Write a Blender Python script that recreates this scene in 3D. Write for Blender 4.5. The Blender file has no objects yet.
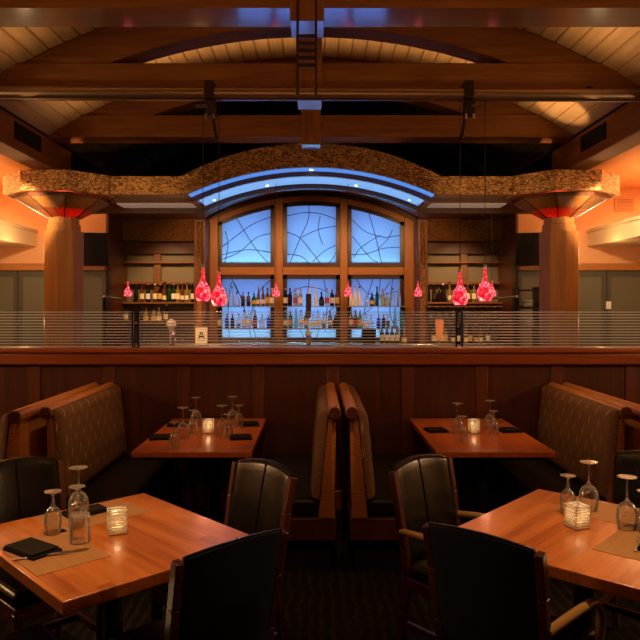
import bpy, bmesh, math, random
from math import sin, cos, pi, sqrt, atan2, radians as R
from mathutils import Vector, Matrix
rnd = random.Random(7)
S = bpy.context.scene
COL = S.collection
D = bpy.data

# ------------------------------------------------------------------ materials
def nodes(name):
    m = D.materials.new(name); m.use_nodes = True
    nt = m.node_tree
    return m, nt, nt.nodes['Principled BSDF'], nt.nodes['Material Output']

def mat(name, col, rough=.5, metal=0., spec=.5, coat=0., em=None, ems=0., trans=0., ior=1.45, bump=0., bscale=60.):
    m, nt, b, o = nodes(name)
    b.inputs['Base Color'].default_value = (*col, 1)
    b.inputs['Roughness'].default_value = rough
    b.inputs['Metallic'].default_value = metal
    b.inputs['Specular IOR Level'].default_value = spec
    b.inputs['Coat Weight'].default_value = coat
    b.inputs['Coat Roughness'].default_value = .12
    b.inputs['Transmission Weight'].default_value = trans
    b.inputs['IOR'].default_value = ior
    if em:
        b.inputs['Emission Color'].default_value = (*em, 1)
        b.inputs['Emission Strength'].default_value = ems
    if bump:
        tc = nt.nodes.new('ShaderNodeTexCoord'); n = nt.nodes.new('ShaderNodeTexNoise')
        n.inputs['Scale'].default_value = bscale; n.inputs['Detail'].default_value = 4
        bp = nt.nodes.new('ShaderNodeBump'); bp.inputs['Strength'].default_value = bump; bp.inputs['Distance'].default_value = .01
        nt.links.new(tc.outputs['Object'], n.inputs['Vector'])
        nt.links.new(n.outputs['Fac'], bp.inputs['Height'])
        nt.links.new(bp.outputs['Normal'], b.inputs['Normal'])
    return m

def wood(name, c1, c2, axis=0, rough=.35, coat=.0, grain=14., stretch=14., spec=.5, staves=0.):
    """grain runs along axis (0 x, 1 y, 2 z)"""
    m, nt, b, o = nodes(name)
    tc = nt.nodes.new('ShaderNodeTexCoord'); mp = nt.nodes.new('ShaderNodeMapping')
    sc = [grain]*3; sc[axis] = grain/stretch
    mp.inputs['Scale'].default_value = sc
    n = nt.nodes.new('ShaderNodeTexNoise'); n.inputs['Scale'].default_value = 1.6; n.inputs['Detail'].default_value = 6
    n.inputs['Distortion'].default_value = .6
    cr = nt.nodes.new('ShaderNodeValToRGB')
    cr.color_ramp.elements[0].position = .3; cr.color_ramp.elements[0].color = (*c1, 1)
    cr.color_ramp.elements[1].position = .7; cr.color_ramp.elements[1].color = (*c2, 1)
    L = nt.links.new
    L(tc.outputs['Object'], mp.inputs['Vector']); L(mp.outputs['Vector'], n.inputs['Vector'])
    fac = n.outputs['Fac']
    if staves:
        # glued-up strips: each stave has its own tone
        br = nt.nodes.new('ShaderNodeTexBrick')
        br.inputs['Scale'].default_value = 1.0
        br.inputs['Brick Width'].default_value = .42; br.inputs['Row Height'].default_value = staves
        br.inputs['Mortar Size'].default_value = .0
        br.inputs['Color1'].default_value = (0, 0, 0, 1); br.inputs['Color2'].default_value = (1, 1, 1, 1)
        br.offset = .37
        L(tc.outputs['Object'], br.inputs['Vector'])
        ma = nt.nodes.new('ShaderNodeMath'); ma.operation = 'MULTIPLY_ADD'
        L(br.outputs['Color'], ma.inputs[0]); ma.inputs[1].default_value = .3
        mb = nt.nodes.new('ShaderNodeMath'); mb.operation = 'MULTIPLY'
        L(n.outputs['Fac'], mb.inputs[0]); mb.inputs[1].default_value = .75
        L(mb.outputs[0], ma.inputs[2]); fac = ma.outputs[0]
    L(fac, cr.inputs['Fac']); L(cr.outputs['Color'], b.inputs['Base Color'])
    b.inputs['Roughness'].default_value = rough
    b.inputs['Specular IOR Level'].default_value = spec
    b.inputs['Coat Weight'].default_value = coat; b.inputs['Coat Roughness'].default_value = .12
    return m

def hammered(name, c1, c2, scale=16., metal=.75, rough=.4, bump=.9):
    m, nt, b, o = nodes(name); L = nt.links.new
    tc = nt.nodes.new('ShaderNodeTexCoord')
    mp = nt.nodes.new('ShaderNodeMapping'); mp.inputs['Scale'].default_value = (1, 1, 1.8)
    n0 = nt.nodes.new('ShaderNodeTexNoise'); n0.inputs['Scale'].default_value = scale; n0.inputs['Detail'].default_value = 3
    n0.inputs['Distortion'].default_value = 1.2
    cr = nt.nodes.new('ShaderNodeValToRGB')
    cr.color_ramp.elements[0].position = .38; cr.color_ramp.elements[0].color = (*c1, 1)
    cr.color_ramp.elements[1].position = .62; cr.color_ramp.elements[1].color = (*c2, 1)
    bp = nt.nodes.new('ShaderNodeBump'); bp.inputs['Strength'].default_value = bump; bp.inputs['Distance'].default_value = .03
    L(tc.outputs['Object'], mp.inputs['Vector']); L(mp.outputs['Vector'], n0.inputs['Vector'])
    L(n0.outputs['Fac'], cr.inputs['Fac']); L(cr.outputs['Color'], b.inputs['Base Color'])
    L(n0.outputs['Fac'], bp.inputs['Height']); L(bp.outputs['Normal'], b.inputs['Normal'])
    b.inputs['Metallic'].default_value = metal; b.inputs['Roughness'].default_value = rough
    return m

def math_node(nt, op, a, b=None, c=None):
    n = nt.nodes.new('ShaderNodeMath'); n.operation = op
    for i, v in enumerate((a, b, c)):
        if v is None: continue
        if isinstance(v, (int, float)): n.inputs[i].default_value = v
        else: nt.links.new(v, n.inputs[i])
    return n.outputs[0]

def fabric(name):
    """brown upholstery with staggered pale vertical dashes (pattern over local y,z)"""
    m, nt, b, o = nodes(name); L = nt.links.new
    tc = nt.nodes.new('ShaderNodeTexCoord'); sp = nt.nodes.new('ShaderNodeSeparateXYZ')
    L(tc.outputs['Object'], sp.inputs[0])
    M = lambda *a: math_node(nt, *a)
    yy = M('DIVIDE', M('MULTIPLY_ADD', sp.outputs['X'], .8, sp.outputs['Y']), .075)
    row = M('FLOOR', yy)
    odd = M('MODULO', row, 2.)
    zz = M('ADD', M('DIVIDE', sp.outputs['Z'], .165), M('MULTIPLY', odd, .5))
    fy = M('ABSOLUTE', M('SUBTRACT', M('FRACT', yy), .5))
    fz = M('ABSOLUTE', M('SUBTRACT', M('FRACT', zz), .5))
    # pointed dash
    dash = M('LESS_THAN', M('ADD', M('MULTIPLY', fy, 3.4), fz), .24)
    ns = nt.nodes.new('ShaderNodeTexNoise'); ns.inputs['Scale'].default_value = 90; ns.inputs['Detail'].default_value = 2
    L(tc.outputs['Object'], ns.inputs['Vector'])
    cr = nt.nodes.new('ShaderNodeValToRGB')
    cr.color_ramp.elements[0].position = .35; cr.color_ramp.elements[0].color = (.10, .040, .013, 1)
    cr.color_ramp.elements[1].position = .7; cr.color_ramp.elements[1].color = (.18, .078, .026, 1)
    L(ns.outputs['Fac'], cr.inputs['Fac'])
    mx = nt.nodes.new('ShaderNodeMix'); mx.data_type = 'RGBA'
    L(dash, mx.inputs['Factor']); L(cr.outputs['Color'], mx.inputs['A']); mx.inputs['B'].default_value = (.42, .26, .13, 1)
    L(mx.outputs['Result'], b.inputs['Base Color'])
    b.inputs['Roughness'].default_value = .7
    return m

def clear_glass(name, tint=(1, 1, 1), gloss=.12, stripes=None, rg=.03, ior=1.5, scatter=None):
    """thin clear glass: see-through with fresnel reflections; optional frosted horizontal bands"""
    m, nt, b, o = nodes(name); L = nt.links.new
    nt.nodes.remove(b)
    tr = nt.nodes.new('ShaderNodeBsdfTransparent'); tr.inputs['Color'].default_value = (*tint, 1)
    gl = nt.nodes.new('ShaderNodeBsdfGlossy'); gl.inputs['Roughness'].default_value = rg
    fr = nt.nodes.new('ShaderNodeFresnel'); fr.inputs['IOR'].default_value = ior
    f = math_node(nt, 'MULTIPLY_ADD', fr.outputs[0], 1.0, gloss)
    mx = nt.nodes.new('ShaderNodeMixShader'); L(f, mx.inputs[0]); L(tr.outputs[0], mx.inputs[1]); L(gl.outputs[0], mx.inputs[2])
    out = mx.outputs[0]
    if scatter:  # white scatter towards the edges imitates highlights on the glass
        d1 = nt.nodes.new('ShaderNodeBsdfDiffuse'); d1.inputs['Color'].default_value = (.95, .95, .95, 1)
        d2 = nt.nodes.new('ShaderNodeBsdfTranslucent'); d2.inputs['Color'].default_value = (.95, .95, .95, 1)
        ma = nt.nodes.new('ShaderNodeMixShader'); ma.inputs[0].default_value = .5
        L(d1.outputs[0], ma.inputs[1]); L(d2.outputs[0], ma.inputs[2])
        lw = nt.nodes.new('ShaderNodeLayerWeight'); lw.inputs['Blend'].default_value = .25
        sf = math_node(nt, 'MULTIPLY_ADD', lw.outputs['Facing'], scatter[1], scatter[0])
        mb = nt.nodes.new('ShaderNodeMixShader'); L(sf, mb.inputs[0]); L(out, mb.inputs[1]); L(ma.outputs[0], mb.inputs[2])
        out = mb.outputs[0]
    if stripes:
        pitch, duty = stripes
        tc = nt.nodes.new('ShaderNodeTexCoord'); sp = nt.nodes.new('ShaderNodeSeparateXYZ')
        L(tc.outputs['Object'], sp.inputs[0])
        s = math_node(nt, 'LESS_THAN', math_node(nt, 'FRACT', math_node(nt, 'DIVIDE', sp.outputs['Z'], pitch)), duty)
        df = nt.nodes.new('ShaderNodeBsdfDiffuse'); df.inputs['Color'].default_value = (.92, .92, .84, 1)
        tl = nt.nodes.new('ShaderNodeBsdfTranslucent'); tl.inputs['Color'].default_value = (.92, .92, .86, 1)
        m1 = nt.nodes.new('ShaderNodeMixShader'); m1.inputs[0].default_value = .5
        L(df.outputs[0], m1.inputs[1]); L(tl.outputs[0], m1.inputs[2])
        t2 = nt.nodes.new('ShaderNodeBsdfTransparent')
        m3 = nt.nodes.new('ShaderNodeMixShader'); m3.inputs[0].default_value = .55
        L(t2.outputs[0], m3.inputs[1]); L(m1.outputs[0], m3.inputs[2])
        m2 = nt.nodes.new('ShaderNodeMixShader'); L(s, m2.inputs[0]); L(out, m2.inputs[1]); L(m3.outputs[0], m2.inputs[2])
        out = m2.outputs[0]
    L(out, o.inputs['Surface'])
    return m

def translucent(name, col, mixc=None, mixf=.2, rough=.3):
    m, nt, b, o = nodes(name); L = nt.links.new
    b.inputs['Base Color'].default_value = (*(mixc or col), 1); b.inputs['Roughness'].default_value = rough
    tl = nt.nodes.new('ShaderNodeBsdfTranslucent'); tl.inputs['Color'].default_value = (*col, 1)
    mx = nt.nodes.new('ShaderNodeMixShader'); mx.inputs[0].default_value = mixf
    L(tl.outputs[0], mx.inputs[1]); L(b.outputs[0], mx.inputs[2]); L(mx.outputs[0], o.inputs['Surface'])
    return m

def mosaic_glow(name, strength):
    """lit blown glass of red and pink chips"""
    m, nt, b, o = nodes(name); L = nt.links.new
    tc = nt.nodes.new('ShaderNodeTexCoord')
    v = nt.nodes.new('ShaderNodeTexVoronoi'); v.inputs['Scale'].default_value = 55
    v.feature = 'F1'
    L(tc.outputs['Object'], v.inputs['Vector'])
    sp = nt.nodes.new('ShaderNodeSeparateColor'); L(v.outputs['Color'], sp.inputs[0])
    cr = nt.nodes.new('ShaderNodeValToRGB')
    e = cr.color_ramp.elements
    e[0].position = .0; e[0].color = (.45, .004, .012, 1)
    e[1].position = 1.; e[1].color = (1., .42, .42, 1)
    e.new(.5).color = (.72, .012, .035, 1); e.new(.8).color = (.92, .10, .16, 1)
    L(sp.outputs[0], cr.inputs['Fac'])
    L(cr.outputs['Color'], b.inputs['Base Color']); L(cr.outputs['Color'], b.inputs['Emission Color'])
    b.inputs['Emission Strength'].default_value = strength
    b.inputs['Roughness'].default_value = .12
    return m

def carpet(name):
    m, nt, b, o = nodes(name); L = nt.links.new
    tc = nt.nodes.new('ShaderNodeTexCoord')
    n = nt.nodes.new('ShaderNodeTexNoise'); n.inputs['Scale'].default_value = 22; n.inputs['Detail'].default_value = 5
    ck = nt.nodes.new('ShaderNodeTexWave'); ck.inputs['Scale'].default_value = 5; ck.inputs['Distortion'].default_value = 4
    L(tc.outputs['Object'], n.inputs['Vector']); L(tc.outputs['Object'], ck.inputs['Vector'])
    mu = math_node(nt, 'MULTIPLY', n.outputs['Fac'], ck.outputs['Fac'])
    cr = nt.nodes.new('ShaderNodeValToRGB')
    cr.color_ramp.elements[0].position = .2; cr.color_ramp.elements[0].color = (.008, .006, .005, 1)
    cr.color_ramp.elements[1].position = .6; cr.color_ramp.elements[1].color = (.026, .018, .013, 1)
    L(mu, cr.inputs['Fac']); L(cr.outputs['Color'], b.inputs['Base Color'])
    b.inputs['Roughness'].default_value = .95; b.inputs['Specular IOR Level'].default_value = .1
    return m

def lacquered(name, c1, c2):
    m = wood(name, c1, c2, axis=0, rough=.4, coat=1.)
    b = m.node_tree.nodes['Principled BSDF']
    b.inputs['Coat IOR'].default_value = 2.7; b.inputs['Coat Roughness'].default_value = .10
    return m
BEAM = ((.17, .058, .012), (.27, .105, .024))
M = dict(
    beam_x=wood('beam_wood_x', *BEAM, axis=0, rough=.5, spec=.3),
    beam_y=wood('beam_wood_y', *BEAM, axis=1, rough=.5, spec=.3),
    beam_z=wood('beam_wood_z', *BEAM, axis=2, rough=.5, spec=.3),
    lacquer=lacquered('lacquered_soffit', (.17, .06, .016), (.26, .10, .03)),
    chord=wood('chord_wood', *BEAM, axis=0, rough=.6, spec=.25),
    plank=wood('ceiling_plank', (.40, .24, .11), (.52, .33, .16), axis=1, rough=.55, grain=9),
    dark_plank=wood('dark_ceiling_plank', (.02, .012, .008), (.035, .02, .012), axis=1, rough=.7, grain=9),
    cherry_x=wood('cherry_x', (.21, .042, .010), (.31, .070, .015), axis=0, rough=.3, coat=.2),
    cherry_y=wood('cherry_y', (.38, .13, .028), (.52, .20, .045), axis=1, rough=.4, spec=.35),
    cherry_z=wood('cherry_z', (.082, .018, .006), (.13, .029, .008), axis=2, rough=.4, coat=.08),
    panel_z=wood('panel_z', (.052, .011, .004), (.092, .020, .006), axis=2, rough=.4, coat=.08),
    column=wood('column_wood', (.32, .13, .032), (.45, .20, .055), axis=2, rough=.42, spec=.35, grain=10),
    casing_x=wood('casing_x', (.36, .13, .03), (.46, .18, .045), axis=0, rough=.4),
    casing_z=wood('casing_z', (.36, .13, .03), (.46, .18, .045), axis=2, rough=.4),
    dark_frame=wood('dark_frame', (.055, .016, .008), (.09, .026, .012), axis=2, rough=.35),
    win_frame=wood('window_frame_wood', (.022, .007, .004), (.038, .012, .006), axis=2, rough=.35),
    shelf=wood('shelf_wood', (.13, .045, .015), (.2, .075, .024), axis=0, rough=.4),
    table=wood('table_butcher_block', (.34, .080, .013), (.60, .195, .038), axis=0, rough=.32, coat=.3, grain=20, staves=.055),
    table_b=wood('booth_table_top', (.42, .090, .014), (.58, .15, .028), axis=1, rough=.32, coat=.3, grain=16),
    cane=None,
    copper=hammered('hammered_copper', (.16, .06, .016), (.88, .50, .19), scale=24., metal=.65, rough=.38, bump=1.),
    copper_dim=hammered('hammered_copper_panel', (.12, .05, .014), (.45, .22, .08), scale=40),
    plaster=mat('orange_plaster', (.74, .37, .17), .7, bump=.15, bscale=30),
    cream=mat('cream_soffit', (.80, .62, .36), .6),
    sage=mat('sage_partition', (.135, .118, .075), .5, bump=.1, bscale=40),
    sage_dark=mat('sage_frame', (.075, .068, .046), .5),
    leather=mat('black_leather', (.007, .006, .0045), .27, spec=.6, coat=.15, bump=.12, bscale=90),
    leather_back=mat('dull_black_leather', (.014, .021, .038), .5, spec=.4, bump=.12, bscale=70),
    vinyl=mat('black_vinyl_seat', (.008, .006, .005), .4, spec=.4, bump=.08, bscale=30),
    chair_wood=wood('mahogany_chair', (.06, .013, .006), (.11, .027, .010), axis=2, rough=.3, coat=.35),
    arm_wood=wood('gilt_maple_arm', (.34, .19, .06), (.44, .26, .09), axis=1, rough=.22, coat=.4),
    black_metal=mat('black_metal', (.02, .018, .016), .4, .6),
    iron=mat('cast_iron', (.025, .022, .02), .5, .5),
    steel=mat('brushed_steel', (.55, .5, .45), .28, 1.),
    pipe=mat('bronze_pipe', (.30, .19, .12), .38, .85),
    rod=mat('dark_rod', (.05, .03, .02), .4, .7),
    tv=mat('tv_black', (.008, .008, .009), .2),
    black=mat('matte_black', (.006, .005, .005), .8),
    ink=mat('black_ink', (.01, .01, .02), .6),
    paper=mat('white_paper', (.82, .78, .66), .6),
    placemat=wood('kraft_placemat', (.36, .17, .06), (.44, .22, .085), axis=0, rough=.6, grain=30),
    napkin=mat('black_napkin', (.012, .010, .010), .75, spec=.2, bump=.3, bscale=200),
    cord=mat('black_cord', (.01, .008, .008), .6),
    stem_glass=clear_glass('clear_stemware', (.99, .99, .99), .07, rg=.06, ior=1.3, scatter=(.0, .42)),
    foot_glass=clear_glass('stemware_foot', (.99, .99, .99), .25, rg=.14, ior=1.4, scatter=(.03, .28)),
    rail_glass=clear_glass('striped_glass', (.97, .98, .97), .0, stripes=(.0235, .32), ior=1.3),
    shelf_glass=clear_glass('shelf_glass', (.75, .88, .9), .1),
    rib_glass=translucent('ribbed_glass', (.95, .9, .8), (.95, .88, .75), .5, .1),
    wax=mat('candle_wax', (.9, .8, .6), .5, em=(1, .55, .2), ems=.6),
    flame=mat('flame', (1, .7, .3), .5, em=(1, .6, .22), ems=1.6),
    red_glass=translucent('mica_red_glass', (.9, .03, .012), (.16, .055, .022), .35, .35),
    pend=mosaic_glow('red_mosaic_glass', 1.15),
    pend_far=mosaic_glow('red_mosaic_glass_small', 1.15),
    pane=translucent('backlit_pane', (.75, .85, .95), (.3, .35, .45), .05, .5),
    lead=mat('lead_came', (.01, .012, .02), .6),
    frost=mat('frosted_back_panel', (.17, .135, .085), .45),
    carpet=carpet('dark_carpet'),
    fabric=fabric('dash_fabric'),
    lamp=mat('lit_lens', (1, 1, 1), .4, em=(1, .86, .66), ems=7.),
    white=mat('white_ceramic', (.8, .78, .72), .3),
    vent=mat('vent_black', (.006, .006, .006), .7),
    cooler=mat('lit_cooler_glass', (.2, .3, .6), .3, em=(.10, .26, 1), ems=1.6),
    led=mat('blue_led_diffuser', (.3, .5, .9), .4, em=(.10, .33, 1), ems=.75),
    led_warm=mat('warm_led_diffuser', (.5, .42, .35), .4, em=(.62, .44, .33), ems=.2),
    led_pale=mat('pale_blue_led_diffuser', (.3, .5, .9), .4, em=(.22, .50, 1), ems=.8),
    glow=mat('glowing_cup', (.7, .2, .05), .4, em=(1, .22, .04), ems=.55),
)
def cane_mat():
    m, nt, b, o = nodes('ribbed_end_panel'); L = nt.links.new
    tc = nt.nodes.new('ShaderNodeTexCoord'); w = nt.nodes.new('ShaderNodeTexWave')
    w.bands_direction = 'Z'; w.inputs['Scale'].default_value = 15; w.inputs['Distortion'].default_value = 1.2; w.inputs['Detail'].default_value = 2
    L(tc.outputs['Object'], w.inputs['Vector'])
    cr = nt.nodes.new('ShaderNodeValToRGB')
    cr.color_ramp.elements[0].color = (.24, .075, .016, 1); cr.color_ramp.elements[1].color = (.36, .125, .03, 1)
    L(w.outputs['Fac'], cr.inputs['Fac']); L(cr.outputs['Color'], b.inputs['Base Color']); b.inputs['Roughness'].default_value = .4
    return m
M['cane'] = cane_mat()

# ------------------------------------------------------------------ mesh builder
def under(o, m):
    """give the downward faces of a beam their own lacquered finish"""
    o.data.materials.append(m)
    for p in o.data.polygons:
        if p.normal.z < -.7: p.material_index = 1
    return o
class MB:
    def __init__(self): self.v = []; self.f = []
    def add(self, vs, fs):
        n = len(self.v); self.v += [tuple(p) for p in vs]; self.f += [tuple(n+i for i in q) for q in fs]; return self
    def box(self, x0, x1, y0, y1, z0, z1):
        vs = [(x, y, z) for z in (z0, z1) for y in (y0, y1) for x in (x0, x1)]
        return self.add(vs, [(0, 2, 3, 1), (4, 5, 7, 6), (0, 1, 5, 4), (2, 6, 7, 3), (0, 4, 6, 2), (1, 3, 7, 5)])
    def bar(self, p, q, w, h, w2=None, h2=None, up=(0, 0, 1)):
        p, q = Vector(p), Vector(q); d = (q-p).normalized()
        a = d.cross(Vector(up))
        if a.length < 1e-4: a = d.cross(Vector((0, 1, 0)))
        a.normalize(); b = a.cross(d).normalized()
        w2 = w if w2 is None else w2; h2 = h if h2 is None else h2
        vs = [p+a*sx*w/2+b*sz*h/2 for sx, sz in ((-1, -1), (1, -1), (1, 1), (-1, 1))] + \
             [q+a*sx*w2/2+b*sz*h2/2 for sx, sz in ((-1, -1), (1, -1), (1, 1), (-1, 1))]
        return self.add(vs, [(3, 2, 1, 0), (4, 5, 6, 7), (0, 1, 5, 4), (1, 2, 6, 5), (2, 3, 7, 6), (3, 0, 4, 7)])
    def tube(self, pts, r, n=12, rr=None, caps=True):
        pts = [Vector(p) for p in pts]; m = len(pts)
        rings = []; prev = None
        for i, p in enumerate(pts):
            t = (pts[min(i+1, m-1)]-pts[max(i-1, 0)]).normalized()
            if prev is None:
                a = t.orthogonal().normalized()
            else:
                a = (prev - t*prev.dot(t)).normalized()
            prev = a; b = t.cross(a)
            rad = rr[i] if rr else r
            rings.append([p+a*cos(2*pi*k/n)*rad+b*sin(2*pi*k/n)*rad for k in range(n)])
        vs = [q for rg in rings for q in rg]; fs = []
        for i in range(m-1):
            for k in range(n):
                k2 = (k+1) % n
                fs.append((i*n+k, i*n+k2, (i+1)*n+k2, (i+1)*n+k))
        if caps:
            fs.append(tuple(reversed(range(n)))); fs.append(tuple((m-1)*n+k for k in range(n)))
        return self.add(vs, fs)
    def lathe(self, prof, n=20, c=(0, 0, 0), rot=0., sx=1., sy=1.):
        vs = []; fs = []; m = len(prof)
        for r, z in prof:
            for k in range(n):
                a = 2*pi*k/n+rot
                vs.append((c[0]+r*cos(a)*sx, c[1]+r*sin(a)*sy, c[2]+z))
        for i in range(m-1):
            for k in range(n):
                k2 = (k+1) % n
                fs.append((i*n+k, i*n+k2, (i+1)*n+k2, (i+1)*n+k))
        if prof[0][0] > 1e-4: fs.append(tuple(reversed(range(n))))
        if prof[-1][0] > 1e-4: fs.append(tuple((m-1)*n+k for k in range(n)))
        return self.add(vs, fs)
    def prism(self, poly, axis, a, b):
        """poly in the other two axes (ordered x,y,z), extruded from a to b along axis"""
        def P(u, v, t):
            return {0: (t, u, v), 1: (u, t, v), 2: (u, v, t)}[axis]
        n = len(poly)
        vs = [P(u, v, a) for u, v in poly]+[P(u, v, b) for u, v in poly]
        fs = [tuple(range(n)), tuple(reversed(range(n, 2*n)))]
        for i in range(n):
            j = (i+1) % n; fs.append((i, n+i, n+j, j))
        return self.add(vs, fs)
    def profile(self, xs, top, bot, y0, y1):
        """slab between curves bot(x) and top(x), y0..y1, as strips"""
        vs = []; fs = []; m = len(xs)
        for x in xs:
            vs += [(x, y0, bot(x)), (x, y0, top(x)), (x, y1, bot(x)), (x, y1, top(x))]
        for i in range(m-1):
            a, b = 4*i, 4*(i+1)
            fs += [(a, b, b+1, a+1), (a+2, a+3, b+3, b+2), (a, a+2, b+2, b), (a+1, b+1, b+3, a+3)]
        e = 4*(m-1)
        fs += [(0, 1, 3, 2), (e, e+2, e+3, e+1)]
        return self.add(vs, fs)
    def panel(self, us, vs_, front, back):
        """closed curved pad: front(u,v), back(u,v) -> point"""
        nu, nv = len(us), len(vs_)
        V = [front(u, v) for u in us for v in vs_]+[back(u, v) for u in us for v in vs_]
        o = nu*nv; F = []
        I = lambda i, j: i*nv+j
        for i in range(nu-1):
            for j in range(nv-1):
                F.append((I(i, j), I(i+1, j), I(i+1, j+1), I(i, j+1)))
                F.append((o+I(i, j), o+I(i, j+1), o+I(i+1, j+1), o+I(i+1, j)))
        for i in range(nu-1):
            F.append((I(i, 0), o+I(i, 0), o+I(i+1, 0), I(i+1, 0)))
            F.append((I(i, nv-1), I(i+1, nv-1), o+I(i+1, nv-1), o+I(i, nv-1)))
        for j in range(nv-1):
            F.append((I(0, j), I(0, j+1), o+I(0, j+1), o+I(0, j)))
            F.append((I(nu-1, j), o+I(nu-1, j), o+I(nu-1, j+1), I(nu-1, j+1)))
        return self.add(V, F)
    def build(self, name, m, parent=None, bevel=0., smooth=35., loc=None, segs=2):
        me = D.meshes.new(name); me.from_pydata(self.v, [], self.f); me.update()
        bm = bmesh.new(); bm.from_mesh(me); bmesh.ops.recalc_face_normals(bm, faces=bm.faces); bm.to_mesh(me); bm.free()
        if smooth:
            me.polygons.foreach_set('use_smooth', [True]*len(me.polygons)); me.set_sharp_from_angle(angle=R(smooth))
        me.materials.append(m)
        o = D.objects.new(name, me); COL.objects.link(o)
        if parent is not None: o.parent = parent
        if loc is not None: o.location = loc
        if bevel:
            b = o.modifiers.new('bevel', 'BEVEL'); b.width = bevel; b.segments = segs; b.limit_method = 'ANGLE'; b.angle_limit = R(40)
        return o

def tag(o, label=None, cat=None, group=None, kind=None):
    if label: o['label'] = label
    if cat: o['category'] = cat
    if group: o['group'] = group
    if kind: o['kind'] = kind
    return o
def thing(name, label, cat, loc=(0, 0, 0), rot=0., group=None):
    o = D.objects.new(name, None); o.empty_display_size = .1; COL.objects.link(o)
    o.location = loc; o.rotation_euler = (0, 0, rot)
    return tag(o, label, cat, group)
def struct(o): return tag(o, kind='structure')
KIDS = {}
def kids(o): return [c for c in D.objects if c.parent == o]
def dup(root, loc=None, rot=None, label=None, group=None):
    def cp(o, par):
        c = o.copy(); COL.objects.link(c)
        if par is not None: c.parent = par
        for k in kids(o): cp(k, c)
        return c
    r = cp(root, None)
    if loc is not None: r.location = loc
    if rot is not None: r.rotation_euler = (0, 0, rot)
    if label: r['label'] = label
    if group: r['group'] = group
    return r
def light(kind, name, loc, power, col=(1, .62, .3), size=.1, target=None, cone=60, blend=.6, size_y=None):
    l = D.lights.new(name, kind); l.energy = power; l.color = col
    o = D.objects.new(name, l); COL.objects.link(o); o.location = loc
    if kind == 'AREA':
        l.size = size
        if size_y: l.shape = 'RECTANGLE'; l.size_y = size_y
    else: l.shadow_soft_size = size
    if kind == 'SPOT': l.spot_size = R(cone); l.spot_blend = blend
    if target is not None:
        d = Vector(target)-Vector(loc); o.rotation_euler = d.to_track_quat('-Z', 'Y').to_euler()
    return o
def lin(a, b, n): return [a+(b-a)*i/(n-1) for i in range(n)]
ORD = ['first', 'second', 'third', 'fourth', 'fifth', 'sixth', 'seventh', 'eighth', 'ninth', 'tenth', 'eleventh', 'twelfth', 'thirteenth', 'fourteenth']

XC = -.06          # centre line of the hall
# ------------------------------------------------------------------ camera
cam = D.cameras.new('camera'); co = D.objects.new('camera', cam); COL.objects.link(co); S.camera = co
co.location = (0, 0, 1.67); co.rotation_euler = (R(90), 0, 0)
cam.sensor_width = 36; cam.sensor_fit = 'HORIZONTAL'; cam.lens = 680/640*36
cam.shift_x = 4/640; cam.shift_y = -16/640; cam.clip_end = 60
cam.dof.use_dof = False

# ------------------------------------------------------------------ room shell
struct(MB().box(-5.8, 5.7, -2.5, 13, -.1, 0).build('floor', M['carpet']))
# barrel vault of planks
RV = 5.65; ZV = 4.62-RV
amax = math.asin(3.135/RV)
def vault(y0, y1, m, name):
    b = MB(); n = 42
    for i in range(n):
        a0 = -amax+2*amax*i/n; a1 = -amax+2*amax*(i+1)/n; g = .0020
        P = lambda a, r, y: (XC+r*sin(a), y, ZV+r*cos(a))
        vs = []
        for y in (y0, y1):
            vs += [P(a0, RV+.03, y), P(a0+.0002, RV+.015, y), P(a0+g, RV, y), P(a1-g, RV, y), P(a1-.0002, RV+.015, y), P(a1, RV+.03, y)]
        fs = [(k, k+1, 6+k+1, 6+k) for k in range(5)]+[(0, 5, 11, 6), (0, 1, 2, 3, 4, 5), (6, 7, 8, 9, 10, 11)]
        b.add(vs, fs)
    return struct(b.build(name, m, smooth=0))
vault(-2.5, 8.5, M['plank'], 'ceiling')
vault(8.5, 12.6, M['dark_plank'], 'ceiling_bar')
# side walls / ceilings
for sgn, nm in ((-1, 'left'), (1, 'right')):
    x0 = XC+sgn*5.3
    struct(MB().box(min(x0, x0+sgn*.1), max(x0, x0+sgn*.1), -2.5, 13, 0, 4.2).build('wall_'+nm, M['plaster']))
    a, b = XC+sgn*3.44, x0
    struct(MB().box(min(a, b), max(a, b), -2.5, 10.8, 3.48, 3.58).build('ceiling_aisle_'+nm, M['plaster']))
    # cross wall at the back of the side aisle
    a, b = XC+sgn*3.22, x0
    struct(MB().box(min(a, b), max(a, b), 10.62, 10.75, 2.30, 3.48).build('wall_aisle_'+nm, M['plaster']))
    struct(MB().box(min(a, b), max(a, b), 10.56, 10.70, 2.19, 2.30).build('trim_%d' % (1 if sgn < 0 else 2), M['casing_x'], bevel=.01))
    struct(MB().box(min(a, b), max(a, b), 10.66, 10.75, 0, 2.19).build('wall_below_'+nm, M['sage_dark']))
    # girder under the vault edge
    gx = XC+sgn*3.14
    g = MB().box(min(gx, gx+sgn*.28), max(gx, gx+sgn*.28), -2.5, 8.9, 3.32, 3.66).build('side_girder', M['beam_y'], bevel=.012)
    tag(g, 'long timber girder under the vault edge on the %s side of the hall' % nm, 'beam')
    v = thing('wall_vent', 'black slotted air vent let into the %s timber girder' % nm, 'vent', (gx, 7.55, 3.52))
    MB().box(min(0, -sgn*.012), max(0, -sgn*.012), -.34, .34, -.09, .09).build('vent_frame', M['vent'], v)
    sl = MB()
    for k in range(7): sl.box(min(-sgn*.012, -sgn*.02), max(-sgn*.012, -sgn*.02), -.32, .32, -.08+k*.024, -.07+k*.024)
    sl.build('vent_grille', M['iron'], v)
struct(MB().box(-5.4, 5.3, 12.5, 12.6, 0, 4.8).build('wall_back', M['dark_frame']))
struct(MB().box(-3.4, 3.3, 11.43, 12.5, 3.77, 3.85).build('ceiling_recess', M['black']))  # unseen lid, added to stop blue window light leaking upward
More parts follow.
